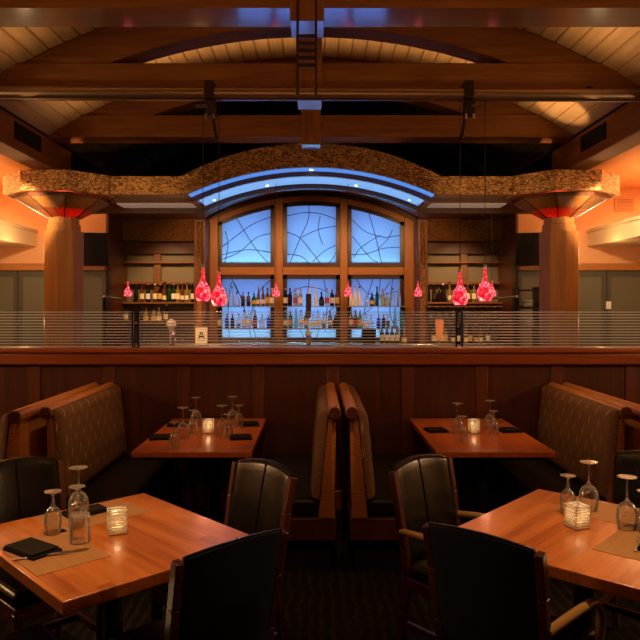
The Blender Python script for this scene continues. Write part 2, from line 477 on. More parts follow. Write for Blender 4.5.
for sgn, nm in ((-1, 'left'), (1, 'right')):
    a = XC+sgn*3.22
    struct(MB().box(min(a, a+sgn*.1), max(a, a+sgn*.1), 10.76, 12.5, 0, 3.5).build('wall_return_'+nm, M['cherry_z']))

# ------------------------------------------------------------------ trusses
for y, which in ((4.57, 'first truss overhead, its middle glowing blue'), (6.35, 'second truss, just behind the metal pipe'), (8.1, 'third truss, in front of the dark bar ceiling')):
    t = thing('roof_truss', 'arched timber roof truss, '+which, 'truss', (XC, y, 3.66), group='roof trusses')
    under(MB().box(-3.14, 3.14, 0, .32, 0, .26).build('tie_beam', M['beam_x'], t, bevel=.004), M['lacquer'])
    Ro, Ri = RV-.01, RV-.345; zc = ZV-3.66
    am = math.asin(3.12/Ro)
    ring = MB(); n = 40; pr = []
    for k in range(n+1):
        a = -am+2*am*k/n; pr.append((Ro*sin(a), zc+Ro*cos(a)))
    ai = math.acos((0.05-zc)/Ri)
    pin = [(Ri*sin(ai-2*ai*k/n), max(zc+Ri*cos(ai-2*ai*k/n), 0)) for k in range(n+1)]
    vs = []; fs = []
    for k in range(n+1):
        o_, i_ = pr[k], pin[n-k]
        vs += [(o_[0], .03, o_[1]), (i_[0], .03, i_[1]), (o_[0], .29, o_[1]), (i_[0], .29, i_[1])]
    for k in range(n):
        a, b = 4*k, 4*k+4
        fs += [(a, b, b+1, a+1), (a+2, a+3, b+3, b+2), (a, a+2, b+2, b), (a+1, b+1, b+3, a+3)]
    fs += [(0, 1, 3, 2), (4*n, 4*n+2, 4*n+3, 4*n+1)]
    ring.add(vs, fs).build('arched_chord', M['chord'], t, smooth=30)
    under(MB().box(-.115, .115, -.02, .28, -.095, .86).build('king_post', M['beam_z'], t, bevel=.004), M['lacquer'])

# steel rods with rungs
t = thing('hanging_rod_ladder', 'pair of dark steel rods with rungs hanging on the hall centre line', 'hanger', (XC-.0, 4.44, 3.03))
for sx in (-1, 1):
    MB().tube([(sx*.06, 0, 0), (sx*.06, 0, 1.57)], .009).build('rod', M['rod'], t)
for k in range(5):
    MB().tube([(-.056, 0, .20+k*.047), (.056, 0, .20+k*.047)], .013, 10).build('rung', M['rod'], t)
MB().box(-.09, .09, -.04, .04, 1.54, 1.58).build('top_plate', M['rod'], t)

# pipe
pp = thing('ceiling_pipe', 'long bronze metal pipe running across below the second truss', 'pipe', (XC, 6.12, 3.575))
MB().tube([(-3.13, 0, .0), (3.13, 0, -.03)], .058, 20).build('tube', M['pipe'], pp)
for x in (-2.6, 0, 2.6):
    MB().tube([(x, .03, .03), (x, .25, .13)], .012, 8).build('bracket', M['rod'], pp)

def clamp(x, label, s):
    c = thing('pipe_clamp', label, 'clamp', (x, 6.12, 3.575))
    MB().box(-.045, .045, -.075, .075, -.075, .09).build('jaw', M['rod'], c, bevel=.012)
    MB().box(-.035, .06, -.05, .05, -.22, -.075).build('swivel_block', M['rod'], c, bevel=.01)
    MB().tube([(s*.02, -.05, -.14), (s*.12, -.05, -.14)], .016, 10).build('bolt', M['steel'], c)
    MB().tube([(-.03*s, -.02, -.21), (-.045*s, -.05, -.32), (-.07*s, -.07, -.44)], .016, 8).build('arm', M['rod'], c)
    for dx in (-.025, .04):
        MB().tube([(dx, -.055, -.21), (dx, -.055, -.25)], .012, 8).build('nut', M['steel'], c)
clamp(-.955, 'black pipe clamp between the two pendant cords on the left', -1)
clamp(1.365, 'black pipe clamp above the two red pendants on the right', 1)

# ------------------------------------------------------------------ bar canopy
cn = thing('bar_canopy', 'arched hammered copper canopy spanning between the two octagonal columns', 'canopy')
RT = 3.47; PT = 3.75
def ctop(x):
    u = abs(x-XC)
    z = PT-(RT-sqrt(max(RT*RT-u*u, 0))) if u < 1.69 else 3.32
    return max(z, 3.312)
def mkarch(peak, Rr, flat):
    def f(x):
        u = abs(x-XC)
        if u >= Rr: return flat
        return max(peak-(Rr-sqrt(Rr*Rr-u*u)), flat)
    return f
cb = mkarch(3.443, 3.87, 3.09)
xs = lin(XC-2.66, XC+2.66, 90)
MB().profile(xs, ctop, lambda x: cb(x)-.002, 8.78, 8.82).build('fascia', M['copper'], cn, smooth=50)
under(MB().profile(xs, lambda x: ctop(x)-.02, cb, 8.82, 9.07).build('arch_soffit', M['beam_x'], cn, smooth=50), M['lacquer'])
# second stepped arch, then a third lip and the vaulted soffit to the back bar
lip = mkarch(3.376, 3.75, 3.03)
lip_t = lambda x: ctop(x)-.02
under(MB().profile(xs, lip_t, lip, 9.07, 9.67).build('inner_arch', M['dark_frame'], cn, smooth=50), M['lacquer'])
xa_ = lin(XC-1.60, XC+1.60, 60); xb_ = lin(XC-1.50, XC+1.50, 60)  # emissive strips put in for the blue arcs, partly reflections of the windows
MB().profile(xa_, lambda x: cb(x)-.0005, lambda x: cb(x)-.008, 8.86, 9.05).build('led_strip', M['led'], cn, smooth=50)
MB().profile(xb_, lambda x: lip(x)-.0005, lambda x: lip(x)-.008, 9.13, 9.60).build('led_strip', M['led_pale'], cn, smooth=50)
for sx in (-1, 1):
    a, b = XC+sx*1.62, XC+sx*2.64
    MB().box(min(a, b), max(a, b), 9.2, 9.56, 3.022, 3.029).build('warm_strip', M['led_warm'], cn)  # emission stands in for light falling on the pale flat soffit
l3 = mkarch(3.318, 3.65, 2.965)
xl = lin(XC-3.3, XC+3.3, 90)
MB().profile(xl, lambda x: ctop(x)-.02, l3, 9.67, 9.80).build('moulding', M['dark_frame'], cn, smooth=50)
MB().profile(xl, lambda x: ctop(x)+.1, lambda x: max(mkarch(3.60, 3.6, 3.10)(x), 3.10), 9.80, 11.42).build('bar_soffit', M['dark_frame'], cn, smooth=50)
for sx, nm in ((-1, 'left'), (1, 'right')):
    cx, cy = XC+sx*3.27, 8.98
    pts = [(cx+.735*cos(R(22.5+45*k)), cy+.735*sin(R(22.5+45*k))) for k in range(8)]
    b = MB(); n = 8
    ins = [(cx+.70*cos(R(22.5+45*k)), cy+.70*sin(R(22.5+45*k))) for k in range(8)]
    for k in range(8):
        k2 = (k+1) % 8
        vs = [(*pts[k], 3.062), (*pts[k2], 3.062), (*pts[k2], 3.312), (*pts[k], 3.312), (*ins[k], 3.062), (*ins[k2], 3.062), (*ins[k2], 3.312), (*ins[k], 3.312)]
        b.add(vs, [(0, 1, 2, 3), (5, 4, 7, 6), (0, 4, 5, 1), (3, 2, 6, 7), (0, 3, 7, 4), (1, 5, 6, 2)])
    b.build('end_fascia', M['copper'], cn, smooth=0)
    MB().prism(ins, 2, 3.075, 3.305).build('end_soffit', M['beam_x'], cn, smooth=0)
# recessed lamps of the canopy
for x, y, z in ((XC, 8.94, 3.44), (XC-.62, 9.45, lip(XC-.62)), (XC+.62, 9.45, lip(XC+.62)), (XC-1.36, 9.45, lip(XC-1.36)), (XC+1.36, 9.45, lip(XC+1.36))):
    MB().lathe([(.0, .0), (.02, 0), (.02, .02), (0, .02)], 14).build('recessed_lamp', M['lamp'], cn, loc=(x, y, z-.012))

# ------------------------------------------------------------------ octagonal columns
for sx, nm in ((-1, 'left'), (1, 'right')):
    side = 'standing on the left' if sx < 0 else 'standing on the right'
    c = thing('octagonal_column', 'octagonal wooden column under the copper canopy, '+side, 'column', (XC+sx*3.27, 8.98, 0))
    MB().lathe([(.262, 0), (.262, 2.62)], 8, rot=0).build('shaft', M['column'], c, smooth=0, bevel=.008)
    MB().lathe([(.225, 2.62), (.225, 2.70), (.205, 2.72), (.205, 2.80)], 8, rot=0).build('neck', M['column'], c, smooth=0)
    MB().lathe([(.29, 0), (.29, .2), (.272, .23), (.262, .23)], 8, rot=0).build('plinth', M['column'], c, smooth=0)
    # flared mica capital: thin shell of eight panels
    n = 8
    for pr, nm_, mm_ in (([(.20, 2.80), (.37, 2.8985), (.366, 2.908), (.19, 2.812)], 'mica_panel', M['red_glass']),
                         ([(.37, 2.8985), (.58, 3.02), (.57, 3.03), (.366, 2.908)], 'flared_capital', M['beam_z'])):
        vs = []; fs = []
        for r, z in pr:
            for k in range(n): a = R(22.5+45*k); vs.append((r*cos(a), r*sin(a), z))
        m_ = len(pr)
        for i in range(m_):
            j = (i+1) % m_
            for k in range(n):
                k2 = (k+1) % n; fs.append((i*n+k, i*n+k2, j*n+k2, j*n+k))
        MB().add(vs, fs).build(nm_, mm_, c, smooth=0)
        if nm_ == 'mica_panel':
            for k in range(40):
                if k % 5 == 0: continue
                a = R(22.5+9*k); f = cos(R(22.5))/cos(R((9*k) % 45-22.5))
                MB().bar((.197*f*cos(a), .197*f*sin(a), 2.797), (.37*f*cos(a), .37*f*sin(a), 2.8975), .012, .008).build('mica_slat', M['beam_z'], c)
    for k in range(8):
        a = R(22.5+45*k)
        MB().bar((.198*cos(a), .198*sin(a), 2.796), (.585*cos(a), .585*sin(a), 3.022), .018, .016).build('capital_rib', M['dark_frame'], c)
    rimo = MB(); vs = []
    ro, ri = .607, .585
    for k in range(8):
        a, a2 = R(22.5+45*k), R(67.5+45*k)
        vs = [(r*cos(t), r*sin(t), z) for r in (ro, ri) for z in (3.015, 3.062) for t in (a, a2)]
        rimo.add(vs, [(0, 1, 3, 2), (4, 6, 7, 5), (0, 4, 5, 1), (2, 3, 7, 6), (0, 2, 6, 4), (1, 5, 7, 3)])
    rimo.build('capital_rim', M['dark_frame'], c, smooth=0)
    light('POINT', 'capital_lamp', (XC+sx*3.27, 8.98, 2.84), 9, (1, .08, .03), .05)

# ------------------------------------------------------------------ side aisles: light shelf, sage partitions, grille, switch
for sx, nm in ((-1, 'left'), (1, 'right')):
    X = XC+sx*4.30
    xo = XC+sx*5.29
    t = thing('light_shelf', 'cream box light shelf projecting from the %s side wall' % nm, 'light shelf', (X, 0, 0))
    w = xo-X
    MB().box(min(0, w), max(0, w), 3.0, 10.60, 2.56, 2.78).build('soffit_box', M['cream'], t, bevel=.01)
    MB().box(min(-sx*.03, w), max(-sx*.03, w), 3.0, 10.60, 2.78, 2.83).build('top_moulding', M['cream'], t, bevel=.012)
    n = 3
    for k in range(n):
        xa = XC+sx*(3.22+.69*k); xb = XC+sx*(3.22+.69*(k+1)-.02)
        a, b = min(xa, xb), max(xa, xb)
        p = thing('sage_partition_panel', 'tall sage green partition panel on the %s side, %s out from the bar shelves' % (nm, ORD[k]), 'partition panel', ((a+b)/2, 10.62, 0))
        hw = (b-a)/2
        MB().box(-hw, hw, 0, .035, .02, 2.18).build('board', M['sage'], p, bevel=.006)
        fr = MB(); f = .06
        for q in ((-hw, -hw+f, .02, 2.18), (hw-f, hw, .02, 2.18)): fr.box(q[0], q[1], -.015, 0, q[2], q[3])
        for q in ((.02, .1), (2.1, 2.18)): fr.box(-hw+f, hw-f, -.015, 0, *q)
        fr.build('edge_frame', M['sage_dark'], p)
        if k == 1 and sx < 0:
            MB().box(.30, .36, -.04, -.015, 1.50, 1.86).build('pull_handle', M['cherry_z'], p, bevel=.008)
        if k == 0 and sx > 0:
            MB().box(.30, .36, -.04, -.015, 1.50, 1.86).build('pull_handle', M['cherry_z'], p, bevel=.008)
    # plaster panel line and square grille
    if sx > 0:
        g = thing('wall_grille', 'square brick-toned grille high on the orange side wall', 'grille', (XC+4.87, 10.6, 3.22))
        MB().box(-.15, .15, -.012, .02, -.10, .10).build('grille_frame', M['plaster'], g, bevel=.006)
        q = MB()
        for k in range(8): q.box(-.13, .13, -.02, -.012, -.09+k*.023, -.08+k*.023)
        q.build('grille_slats', M['casing_x'], g)
        s = thing('light_switch', 'small cream light switch on the sage partition panel', 'switch', (XC+4.62, 10.60, 1.65))
        MB().box(-.04, .04, -.01, .002, -.06, .06).build('switch_plate', M['paper'], s, bevel=.004)
        MB().box(-.012, .012, -.018, -.01, -.02, .02).build('toggle', M['white'], s)
    # wall-mounted tv in the gap by the column
    tx = XC+sx*3.40
    tv = thing('wall_television', 'black flat television tilted down high between column and %s bar shelves' % nm, 'television', (tx, 10.3, 2.50))
    b = MB().box(-.30, .30, 0, .05, -.25, .25).build('housing', M['tv'], tv, bevel=.01)
    s_ = MB().box(-.275, .275, -.006, 0, -.225, .225).build('screen', M['tv'], tv)
    MB().box(-.03, .03, .05, .33, -.06, .06).build('wall_bracket', M['black_metal'], tv)
    tv.rotation_euler = (R(6), 0, sx*R(-12))

# ------------------------------------------------------------------ panelled low wall with glass
low = struct(MB().box(-5.2, 5.1, 5.52, 5.66, 0, 1.20).build('wall_partition', M['panel_z']))
cap = MB().box(-5.2, 5.1, 5.44, 5.72, 1.275, 1.318).box(-5.2, 5.1, 5.465, 5.70, 1.18, 1.275).build('trim_3', M['cherry_x'], bevel=.012)
struct(cap)
for k in range(-8, 9):
    x = .137+.605*k
    if abs(x) < 5: tag(MB().box(x-.046, x+.046, 5.510, 5.53, .0, 1.18).build('stile', M['cherry_z'], low, bevel=.003))
MB().box(-5.2, 5.1, 5.49, 5.53, .0, .16).build('base_rail', M['cherry_x'], low, bevel=.004)
for k, (xa, xb) in enumerate(((-4.05, -1.50), (-1.46, 1.155), (1.195, 3.80))):
    lb = ('left striped glass screen on the low wall, before the left column', 'middle striped glass screen on the low wall, before the windows', 'right striped glass screen on the low wall, before the right column')[k]
    # the A sign stands behind the middle screen
    g = thing('glass_screen', lb, 'glass screen', ((xa+xb)/2, 5.585, 1.318), group='glass screens on the low wall')
    h = (xb-xa)/2
    MB().box(-h, h, -.004, .004, .0, .29).build('glass_pane', M['rail_glass'], g, smooth=0)
    for s_ in (-1, 1):
        MB().box(s_*(h-.004)-.006, s_*(h-.004)+.006, -.012, .012, 0, .29).build('edge_clip', M['black_metal'], g)

# ------------------------------------------------------------------ back bar: window wall
YW = 12.0
px = lambda p, d: (p-316)*d/680
pz = lambda p, d: 1.67-(p-304)*d/680
wx = [px(v, YW) for v in (208, 218, 274.5, 283, 340, 347.5, 404, 415)]
ZR0, ZR1 = pz(275, YW), pz(267, YW)           # mid rail
ZB = 1.0
cas = thing('window_casing', 'orange wood casing with arched head holding six blue stained-glass windows', 'window casing', (0, 0, 0))
for k, (a, b) in enumerate(((0, 1), (2, 3), (4, 5), (6, 7))):
    MB().box(wx[a], wx[b], YW-.03, YW+.06, ZB, 3.62).build('post', M['casing_z'], cas, bevel=.01)
for k, (a, b) in enumerate(((1, 2), (3, 4), (5, 6))):
    MB().box(wx[a], wx[b], YW-.02, YW+.06, ZR0, ZR1).build('mid_rail', M['casing_x'], cas, bevel=.008)
# arched head over the upper windows
cxw = px(311, YW)
apk = pz(201.5, YW); 
zend = pz(222, YW)
hw_ = px(404, YW)-cxw
sag = apk-zend
RA = (hw_*hw_+sag*sag)/(2*sag)
wtop = lambda x: apk-(RA-sqrt(max(RA*RA-(x-cxw)**2, .01)))
xs2 = lin(wx[0], wx[7], 60)
MB().profile(xs2, lambda x: 3.75, wtop, YW-.02, YW+.06).build('arched_head', M['casing_x'], cas, smooth=40)
MB().profile(xs2, lambda x: wtop(x)+.16, lambda x: wtop(x)+.09, YW-.07, YW-.02).build('head_moulding', M['dark_frame'], cas, smooth=40)
def inset_profile(b, xa, xb, z0, top, w, y0, y1):
    b.box(xa, xa+w, y0, y1, z0, top(xa)-.0).box(xb-w, xb, y0, y1, z0, top(xb)-.0)
    b.box(xa+w, xb-w, y0, y1, z0, z0+w)
    b.profile(lin(xa, xb, 14), top, lambda x: top(x)-w, y0, y1)
LEADS = {
 # normalised polylines within each pane (u,v)
 'UL': [[(0, .42), (.3, .62), (.62, .78), (1, .86)], [(.3, 1.0), (.5, .6), (.72, .25), (.95, 0)], [(0, .1), (.35, .24), (.7, .5), (1, .55)], [(.05, .0), (.12, .45), (.06, .8)], [(0, .22), (.5, .28), (1, .2)]],
 'UC': [[(0, .55), (.25, .45), (.5, .2), (.68, 0)], [(.0, .16), (.28, .12), (.45, .0)], [(.06, 0), (.25, .4), (.43, .75), (.45, 1)], [(0, .84), (.35, .88), (.7, .86), (1, .78)], [(.68, .82), (.64, .58), (.73, .32)], [(.3, .45), (.62, .58), (1, .66)], [(.52, .02), (.75, .2), (1, .32)], [(.85, 0), (.95, .1), (1, .2)]],
 'UR': [[(0, .82), (.3, .62), (.7, .58), (1, .72)], [(.36, 1), (.5, .55), (.62, 0)], [(0, .16), (.3, .18), (.65, .32), (1, .4)], [(.02, .5), (.4, .1), (.55, .02)], [(.55, .3), (.75, .55), (.85, .8)], [(.05, .1), (.2, .3), (.6, .6)]],
 'LL': [[(.15, 0), (.12, .4), (.2, .95), (.42, .6), (.6, 0)], [(.2, 1), (.35, .75), (.55, .6)], [(.5, .2), (.75, .75), (1, .98)], [(.7, 0), (.6, .35), (.72, .6)], [(0, .3), (.4, .2), (1, .35)]],
 'LC': [[(0, .72), (.3, .86), (.65, .84), (1, .7)], [(.45, 1), (.4, .5), (.42, 0)], [(.6, 0), (.75, .35), (1, .55)], [(0, .3), (.25, .15), (.35, 0)], [(.75, 1), (.82, .6), (.78, .1)]],
 'LR': [[(.1, 1), (.25, .82), (.5, .72), (1, .8)], [(.45, 1), (.3, .6), (.2, 0)], [(.6, 1), (.55, .5), (.6, 0)], [(0, .3), (.4, .5), (.8, .95)], [(.85, 1), (.8, .4), (1, .1)]],
}
def window(n, xa, xb, z0, top, key):
    w = thing('window_%d' % n, None, None, (0, 0, 0)); struct(w)
    fb = MB(); inset_profile(fb, xa, xb, z0, top, .07, YW-.005, YW+.05)
    fb.build('window_frame', M['win_frame'], w, smooth=30)
    ia, ib, i0 = xa+.06, xb-.06, z0+.06
    MB().profile(lin(ia, ib, 14), lambda x: top(x)-.06, lambda x: i0, YW+.025, YW+.031).build('pane', M['pane'], w, smooth=30)
    for pl in LEADS[key]:
        P = []
        # smooth the polyline
        q = [Vector((u, v, 0)) for u, v in pl]
        for i in range(len(q)-1):
            p0, p1, p2, p3 = q[max(i-1, 0)], q[i], q[i+1], q[min(i+2, len(q)-1)]
            for s_ in range(5):
                t = s_/5
                P.append(.5*((2*p1)+(-p0+p2)*t+(2*p0-5*p1+4*p2-p3)*t*t+(-p0+3*p1-3*p2+p3)*t**3))
        P.append(q[-1])
        pts = []
        for p in P:
            x = ia+.012+max(0, min(1, p.x))*(ib-ia-.024)
            zt = top(x)-.07
            pts.append((x, YW+.022, i0+.01+max(0, min(1, p.y))*(zt-i0-.01)))
        MB().tube(pts, .0065, 6).build('leading', M['lead'], w)
for i, (a, b) in enumerate(((1, 2), (3, 4), (5, 6))):
    window(i+1, wx[a], wx[b], ZR1, wtop, ('UL', 'UC', 'UR')[i])
    window(i+4, wx[a], wx[b], ZB, lambda x: ZR0, ('LL', 'LC', 'LR')[i])
    cx = (wx[a]+wx[b])/2; ww = wx[b]-wx[a]
    # light boxes behind the panes: blue wash and a pale strip along each sill
    light('AREA', 'upper_wash', (cx, YW+.42, 2.95), 3.2, (.22, .34, 1), ww*.9, (cx, 0, 2.95), size_y=1.0)
    light('AREA', 'lower_wash', (cx, YW+.42, 1.65), 3.2, (.22, .34, 1), ww*.9, (cx, 0, 1.65), size_y=1.0)
    for z in (ZR1+.03, ZB+.03):
        light('AREA', 'sill_strip', (cx, YW+.12, z-.03), 17, (.36, .82, 1), ww*.9, (cx, YW+.06, z+1), size_y=.06)

# back counter and cabinets
bc = thing('back_bar_counter', 'long steel-topped back counter under the windows and shelving', 'counter', (0, 11.66, 0))
MB().box(-3.26, 3.14, -.36, .32, .95, .995).build('worktop', M['steel'], bc, bevel=.008)
MB().box(-3.25, 3.13, -.30, .32, .0, .95).build('cabinet_body', M['cherry_x'], bc)
for k in range(10):
    x = -3.24+k*.637
    lit = 3 <= k <= 6
    if lit:      # unseen glowing panels, added so the beam undersides reflect blue
        MB().box(x+.04, x+.58, -.318, -.30, .14, .90).build('cooler_glass', M['cooler'], bc)
        f = MB()
        for q in ((x, x+.04, .12, .92), (x+.58, x+.62, .12, .92), (x+.04, x+.58, .12, .14), (x+.04, x+.58, .90, .92)): f.box(q[0], q[1], -.325, -.30, q[2], q[3])
        f.build('cooler_frame', M['steel'], bc)
    else:
        MB().box(x, x+.62, -.325, -.30, .12, .92).build('cabinet_door', M['cherry_z'], bc, bevel=.006)
# glass shelves in front of the windows
ZS1, ZS2 = pz(306, 11.78), pz(328, 11.78)
for z, nm in ((ZS1, 'upper'), (ZS2, 'lower')):
    for i, (a, b) in enumerate(((1, 2), (3, 4), (5, 6))):
        s_ = thing('glass_shelf', '%s glass bottle shelf across the %s window' % (nm, ('left', 'middle', 'right')[i]), 'shelf', ((wx[a]+wx[b])/2, 11.86, z-.012), group='glass shelves before the windows')
        h = (wx[b]-wx[a])/2+.02
        MB().box(-h, h, -.15, .13, 0, .012).build('glass_plate', M['shelf_glass'], s_, smooth=0)
        MB().box(-h, h, -.158, -.15, -.004, .012).build('front_edge', M['steel'], s_)

# side shelving bays
YB = 11.75
def bay(sx, nm, xa, xb, pil_l, pil_r):
    t = thing('bar_shelving_unit', '%s wooden bar shelving unit with copper header and frosted panes' % nm, 'shelving', (0, 0, 0))
    Z = lambda p: pz(p, YB)
    for a, b in (pil_l, pil_r):
        MB().box(a, b, YB-.30, YB+.1, .995, 3.10).build('pilaster', M['casing_z'] if 0 else M['cherry_z'], t, bevel=.008)
        c = (a+b)/2
        MB().box(c-.045, c+.045, YB-.325, YB-.30, .995, 3.05).build('copper_strip', M['copper_dim'], t)
    MB().box(xa, xb, YB-.28, YB+.1, Z(222), 3.10).build('header', M['cherry_x'], t, bevel=.008)
    MB().box(xa, xb, YB-.20, YB+.1, Z(242), Z(222)).build('copper_panel', M['copper_dim'], t)
    MB().box(xa, xb, YB+.06, YB+.1, .995, Z(242)).build('back_panel', M['frost'], t)
    cx = (xa+xb)/2
    MB().box(cx-.06, cx+.06, YB-.02, YB+.06, Z(305), Z(242)).build('mullion', M['shelf'], t, bevel=.006)
    MB().box(xa, xb, YB-.04, YB+.06, Z(254), Z(242)).build('top_rail', M['dark_frame'], t, bevel=.006)
    for p, nme in ((262, 0), (283, 1)):
        MB().box(xa, xb, YB-.08, YB+.06, Z(p+1.6), Z(p-1.)).build('rail', M['shelf'], t, bevel=.005)
    for p in (302, 322):
        MB().box(xa, xb, YB-.24, YB+.06, Z(p)-.035, Z(p)).build('shelf_board', M['shelf'], t, bevel=.005)
    return t
bay(-1, 'left', px(118, YB), px(197, YB), (px(107, YB), px(118, YB)), (px(197, YB), px(208.5, YB)))
bay(1, 'right', px(425, YB), px(503, YB), (px(415, YB), px(425, YB)), (px(503, YB), px(514, YB)))

# ------------------------------------------------------------------ bottles
TINT = {'amber': (.38, .13, .02), 'dark brown': (.06, .02, .01), 'green': (.03, .13, .03), 'clear': (.80, .84, .85), 'pale gold': (.78, .5, .15), 'aqua': (.1, .6, .55), 'blue': (.04, .12, .5), 'black': (.01, .01, .012), 'red': (.4, .03, .02), 'frosted white': (.8, .8, .78)}
BM = {k: mat('bottle_'+k.replace(' ', '_'), v, .08 if k != 'frosted white' else .4, trans=0 if k in ('black', 'frosted white') else .75, ior=1.3) for k, v in TINT.items()}
CAP = {'black': M['black_metal'], 'gold': mat('gold_cap', (.7, .45, .12), .3, .9), 'red': mat('red_cap', (.5, .03, .02), .4), 'white': M['white'], 'silver': M['steel']}
LAB = {'cream': mat('cream_label', (.78, .68, .46), .6), 'white': mat('white_label', (.8, .8, .78), .6), 'black': mat('black_label', (.02, .02, .02), .5), 'gold': mat('gold_label', (.6, .4, .1), .5), 'red': mat('red_label', (.45, .05, .03), .6)}
PROF = {
 'tall': ([(.0, 0), (.036, 0), (.038, .006), (.038, .175), (.034, .195), (.016, .225), (.0135, .24), (.0135, .29), (.0, .29)], .29, .0155, (.05, .145), .0386),
 'round': ([(.0, 0), (.040, 0), (.046, .02), (.047, .09), (.038, .135), (.018, .165), (.014, .18), (.014, .225), (.0, .225)], .225, .0165, (.03, .10), .0478),
 'square': ([(.0, 0), (.045, 0), (.047, .006), (.047, .15), (.042, .165), (.016, .18), (.015, .19), (.015, .225), (.0, .225)], .225, .018, (.03, .13), .0478),
 'slim': ([(.0, 0), (.031, 0), (.033, .006), (.032, .12), (.026, .19), (.014, .25), (.0125, .27), (.0125, .32), (0, .32)], .32, .0145, (.04, .11), .0336),
}
PCACHE = {}
def bottle(kind, tint, cap, lab, loc, label, group, cat='bottle'):
    key = (kind, tint, cap, lab)
    if key in PCACHE:
        return dup(PCACHE[key], loc, 0, label, group)
    pr, h, cr, (l0, l1), lr = PROF[kind]
    n = 18 if kind != 'square' else 4
    rot = 0 if n != 4 else pi/4
    t = thing('liquor_bottle', label, cat, loc, 0, group)
    o = MB().lathe(pr, n, rot=rot).build('bottle_glass', BM[tint], t, bevel=.008 if n == 4 else 0)
    MB().lathe([(0, h-.004), (cr, h-.004), (cr, h+.022), (0, h+.022)], 12).build('cap', CAP[cap], t)
    if lab:
        if n == 4:
            s = lr/sqrt(2)*1.03
            MB().box(-s*.8, s*.8, -s-.001, -s+.003, l0, l1).build('paper_label', LAB[lab], t)
        else:
            b = MB(); vs = []; fs = []
            for k in range(13):
                a = pi*1.08+pi*.84*k/12
                for z in (l0, l1):
                    for r in (lr, lr+.0012): vs.append((r*cos(a), r*sin(a), z))
            for k in range(12):
                i, j = 4*k, 4*k+4
                fs += [(i, j, j+2, i+2), (i+1, i+3, j+3, j+1), (i, i+1, j+1, j), (i+2, j+2, j+3, i+3)]
            fs += [(0, 2, 3, 1), (48, 49, 51, 50)]
            b.add(vs, fs).build('paper_label', LAB[lab], t)
    PCACHE[key] = t
    return t
def row(items, xs_, y, z, place, group):
    for i, (spec, p) in enumerate(zip(items, xs_)):
        k, tn, cp_, lb = spec
        txt = '%s %s bottle, %s from left on %s' % (k, tn, ORD[i], place)
        bottle(k, tn, cp_, lb, (px(p, y)+0, y, z), txt, group)
T = 'tall'; RD = 'round'; SQ = 'square'; SL = 'slim'
YS = 11.80
row([(T, 'clear', 'silver', 'cream'), (SL, 'clear', 'black', None), (RD, 'clear', 'black', None), (SQ, 'amber', 'gold', 'black'), (SQ, 'amber', 'black', None), (RD, 'green', 'gold', 'gold'), (SL, 'amber', 'gold', 'cream'), (SL, 'amber', 'black', 'cream'), (T, 'amber', 'black', 'gold'), (T, 'pale gold', 'white', 'white')],
    [226, 232, 237, 243, 248.5, 254, 258.5, 263, 267.5, 272], YS, ZS1, 'the left window upper shelf', 'bottles on the upper window shelves')
row([(T, 'black', 'silver', 'cream'), (T, 'dark brown', 'black', None), (T, 'pale gold', 'red', 'red'), (T, 'pale gold', 'gold', 'white'), (SL, 'frosted white', 'gold', None), (SL, 'frosted white', 'white', None), (RD, 'dark brown', 'black', 'black'), (T, 'clear', 'red', 'red'), (T, 'dark brown', 'silver', 'cream'), (T, 'amber', 'black', 'gold')],
    [285.5, 290, 295.5, 300.5, 310, 316, 321.5, 327, 332, 337], YS, ZS1, 'the middle window upper shelf', 'bottles on the upper window shelves')
row([(SL, 'frosted white', 'gold', 'white'), (SL, 'frosted white', 'silver', 'white'), (SL, 'frosted white', 'black', 'white'), (RD, 'clear', 'silver', None), (RD, 'black', 'gold', 'gold'), (SL, 'green', 'black', None), (T, 'pale gold', 'silver', None), (RD, 'pale gold', 'gold', None), (T, 'clear', 'black', None), (SL, 'clear', 'silver', None)],
    [351, 355, 359.5, 366, 372, 377, 382.5, 387, 393, 399], YS, ZS1, 'the right window upper shelf', 'bottles on the upper window shelves')
row([(T, 'dark brown', 'black', 'cream'), (SQ, 'blue', 'black', None), (SQ, 'black', 'silver', None), (SQ, 'clear', 'black', None), (T, 'clear', 'black', 'cream'), (T, 'clear', 'white', 'white'), (T, 'black', 'red', 'red'), (RD, 'clear', 'silver', None), (SQ, 'blue', 'white', None)],
    [219.5, 227, 232.5, 238.5, 244, 249, 255, 262, 268.5], YS, ZS2, 'the left window lower shelf', 'bottles on the lower window shelves')
row([(T, 'green', 'silver', 'cream'), (T, 'green', 'white', 'gold'), (SL, 'aqua', 'silver', None), (T, 'clear', 'black', 'cream'), (T, 'green', 'gold', 'cream'), (RD, 'clear', 'white', 'white'), (T, 'clear', 'silver', 'white'), (SQ, 'frosted white', 'black', None), (T, 'dark brown', 'gold', 'cream'), (RD, 'black', 'silver', None)],
    [285.5, 290.5, 296, 301, 306, 313, 318, 323.5, 330, 335], YS, ZS2, 'the middle window lower shelf', 'bottles on the lower window shelves')
row([(T, 'dark brown', 'silver', 'cream'), (T, 'black', 'red', 'red'), (T, 'green', 'gold', 'gold'), (RD, 'clear', 'black', 'white'), (RD, 'clear', 'white', None), (SQ, 'blue', 'silver', None), (SQ, 'black', 'white', None), (SQ, 'clear', 'silver', 'black'), (SL, 'aqua', 'silver', None), (SL, 'aqua', 'black', None)],
    [351, 355.5, 360, 366, 371, 378.5, 381.5+2, 388, 395, 402], YS, ZS2, 'the right window lower shelf', 'bottles on the lower window shelves')
row([(T, 'black', 'black', 'cream'), (T, 'black', 'silver', 'white'), (T, 'black', 'black', 'white'), (T, 'amber', 'gold', 'cream'), (RD, 'pale gold', 'gold', 'cream')],
    [382, 387, 392, 397, 404], 11.55, .995, 'the counter under the right window', 'bottles on the back counter')
Zs = lambda p: pz(p, YB)
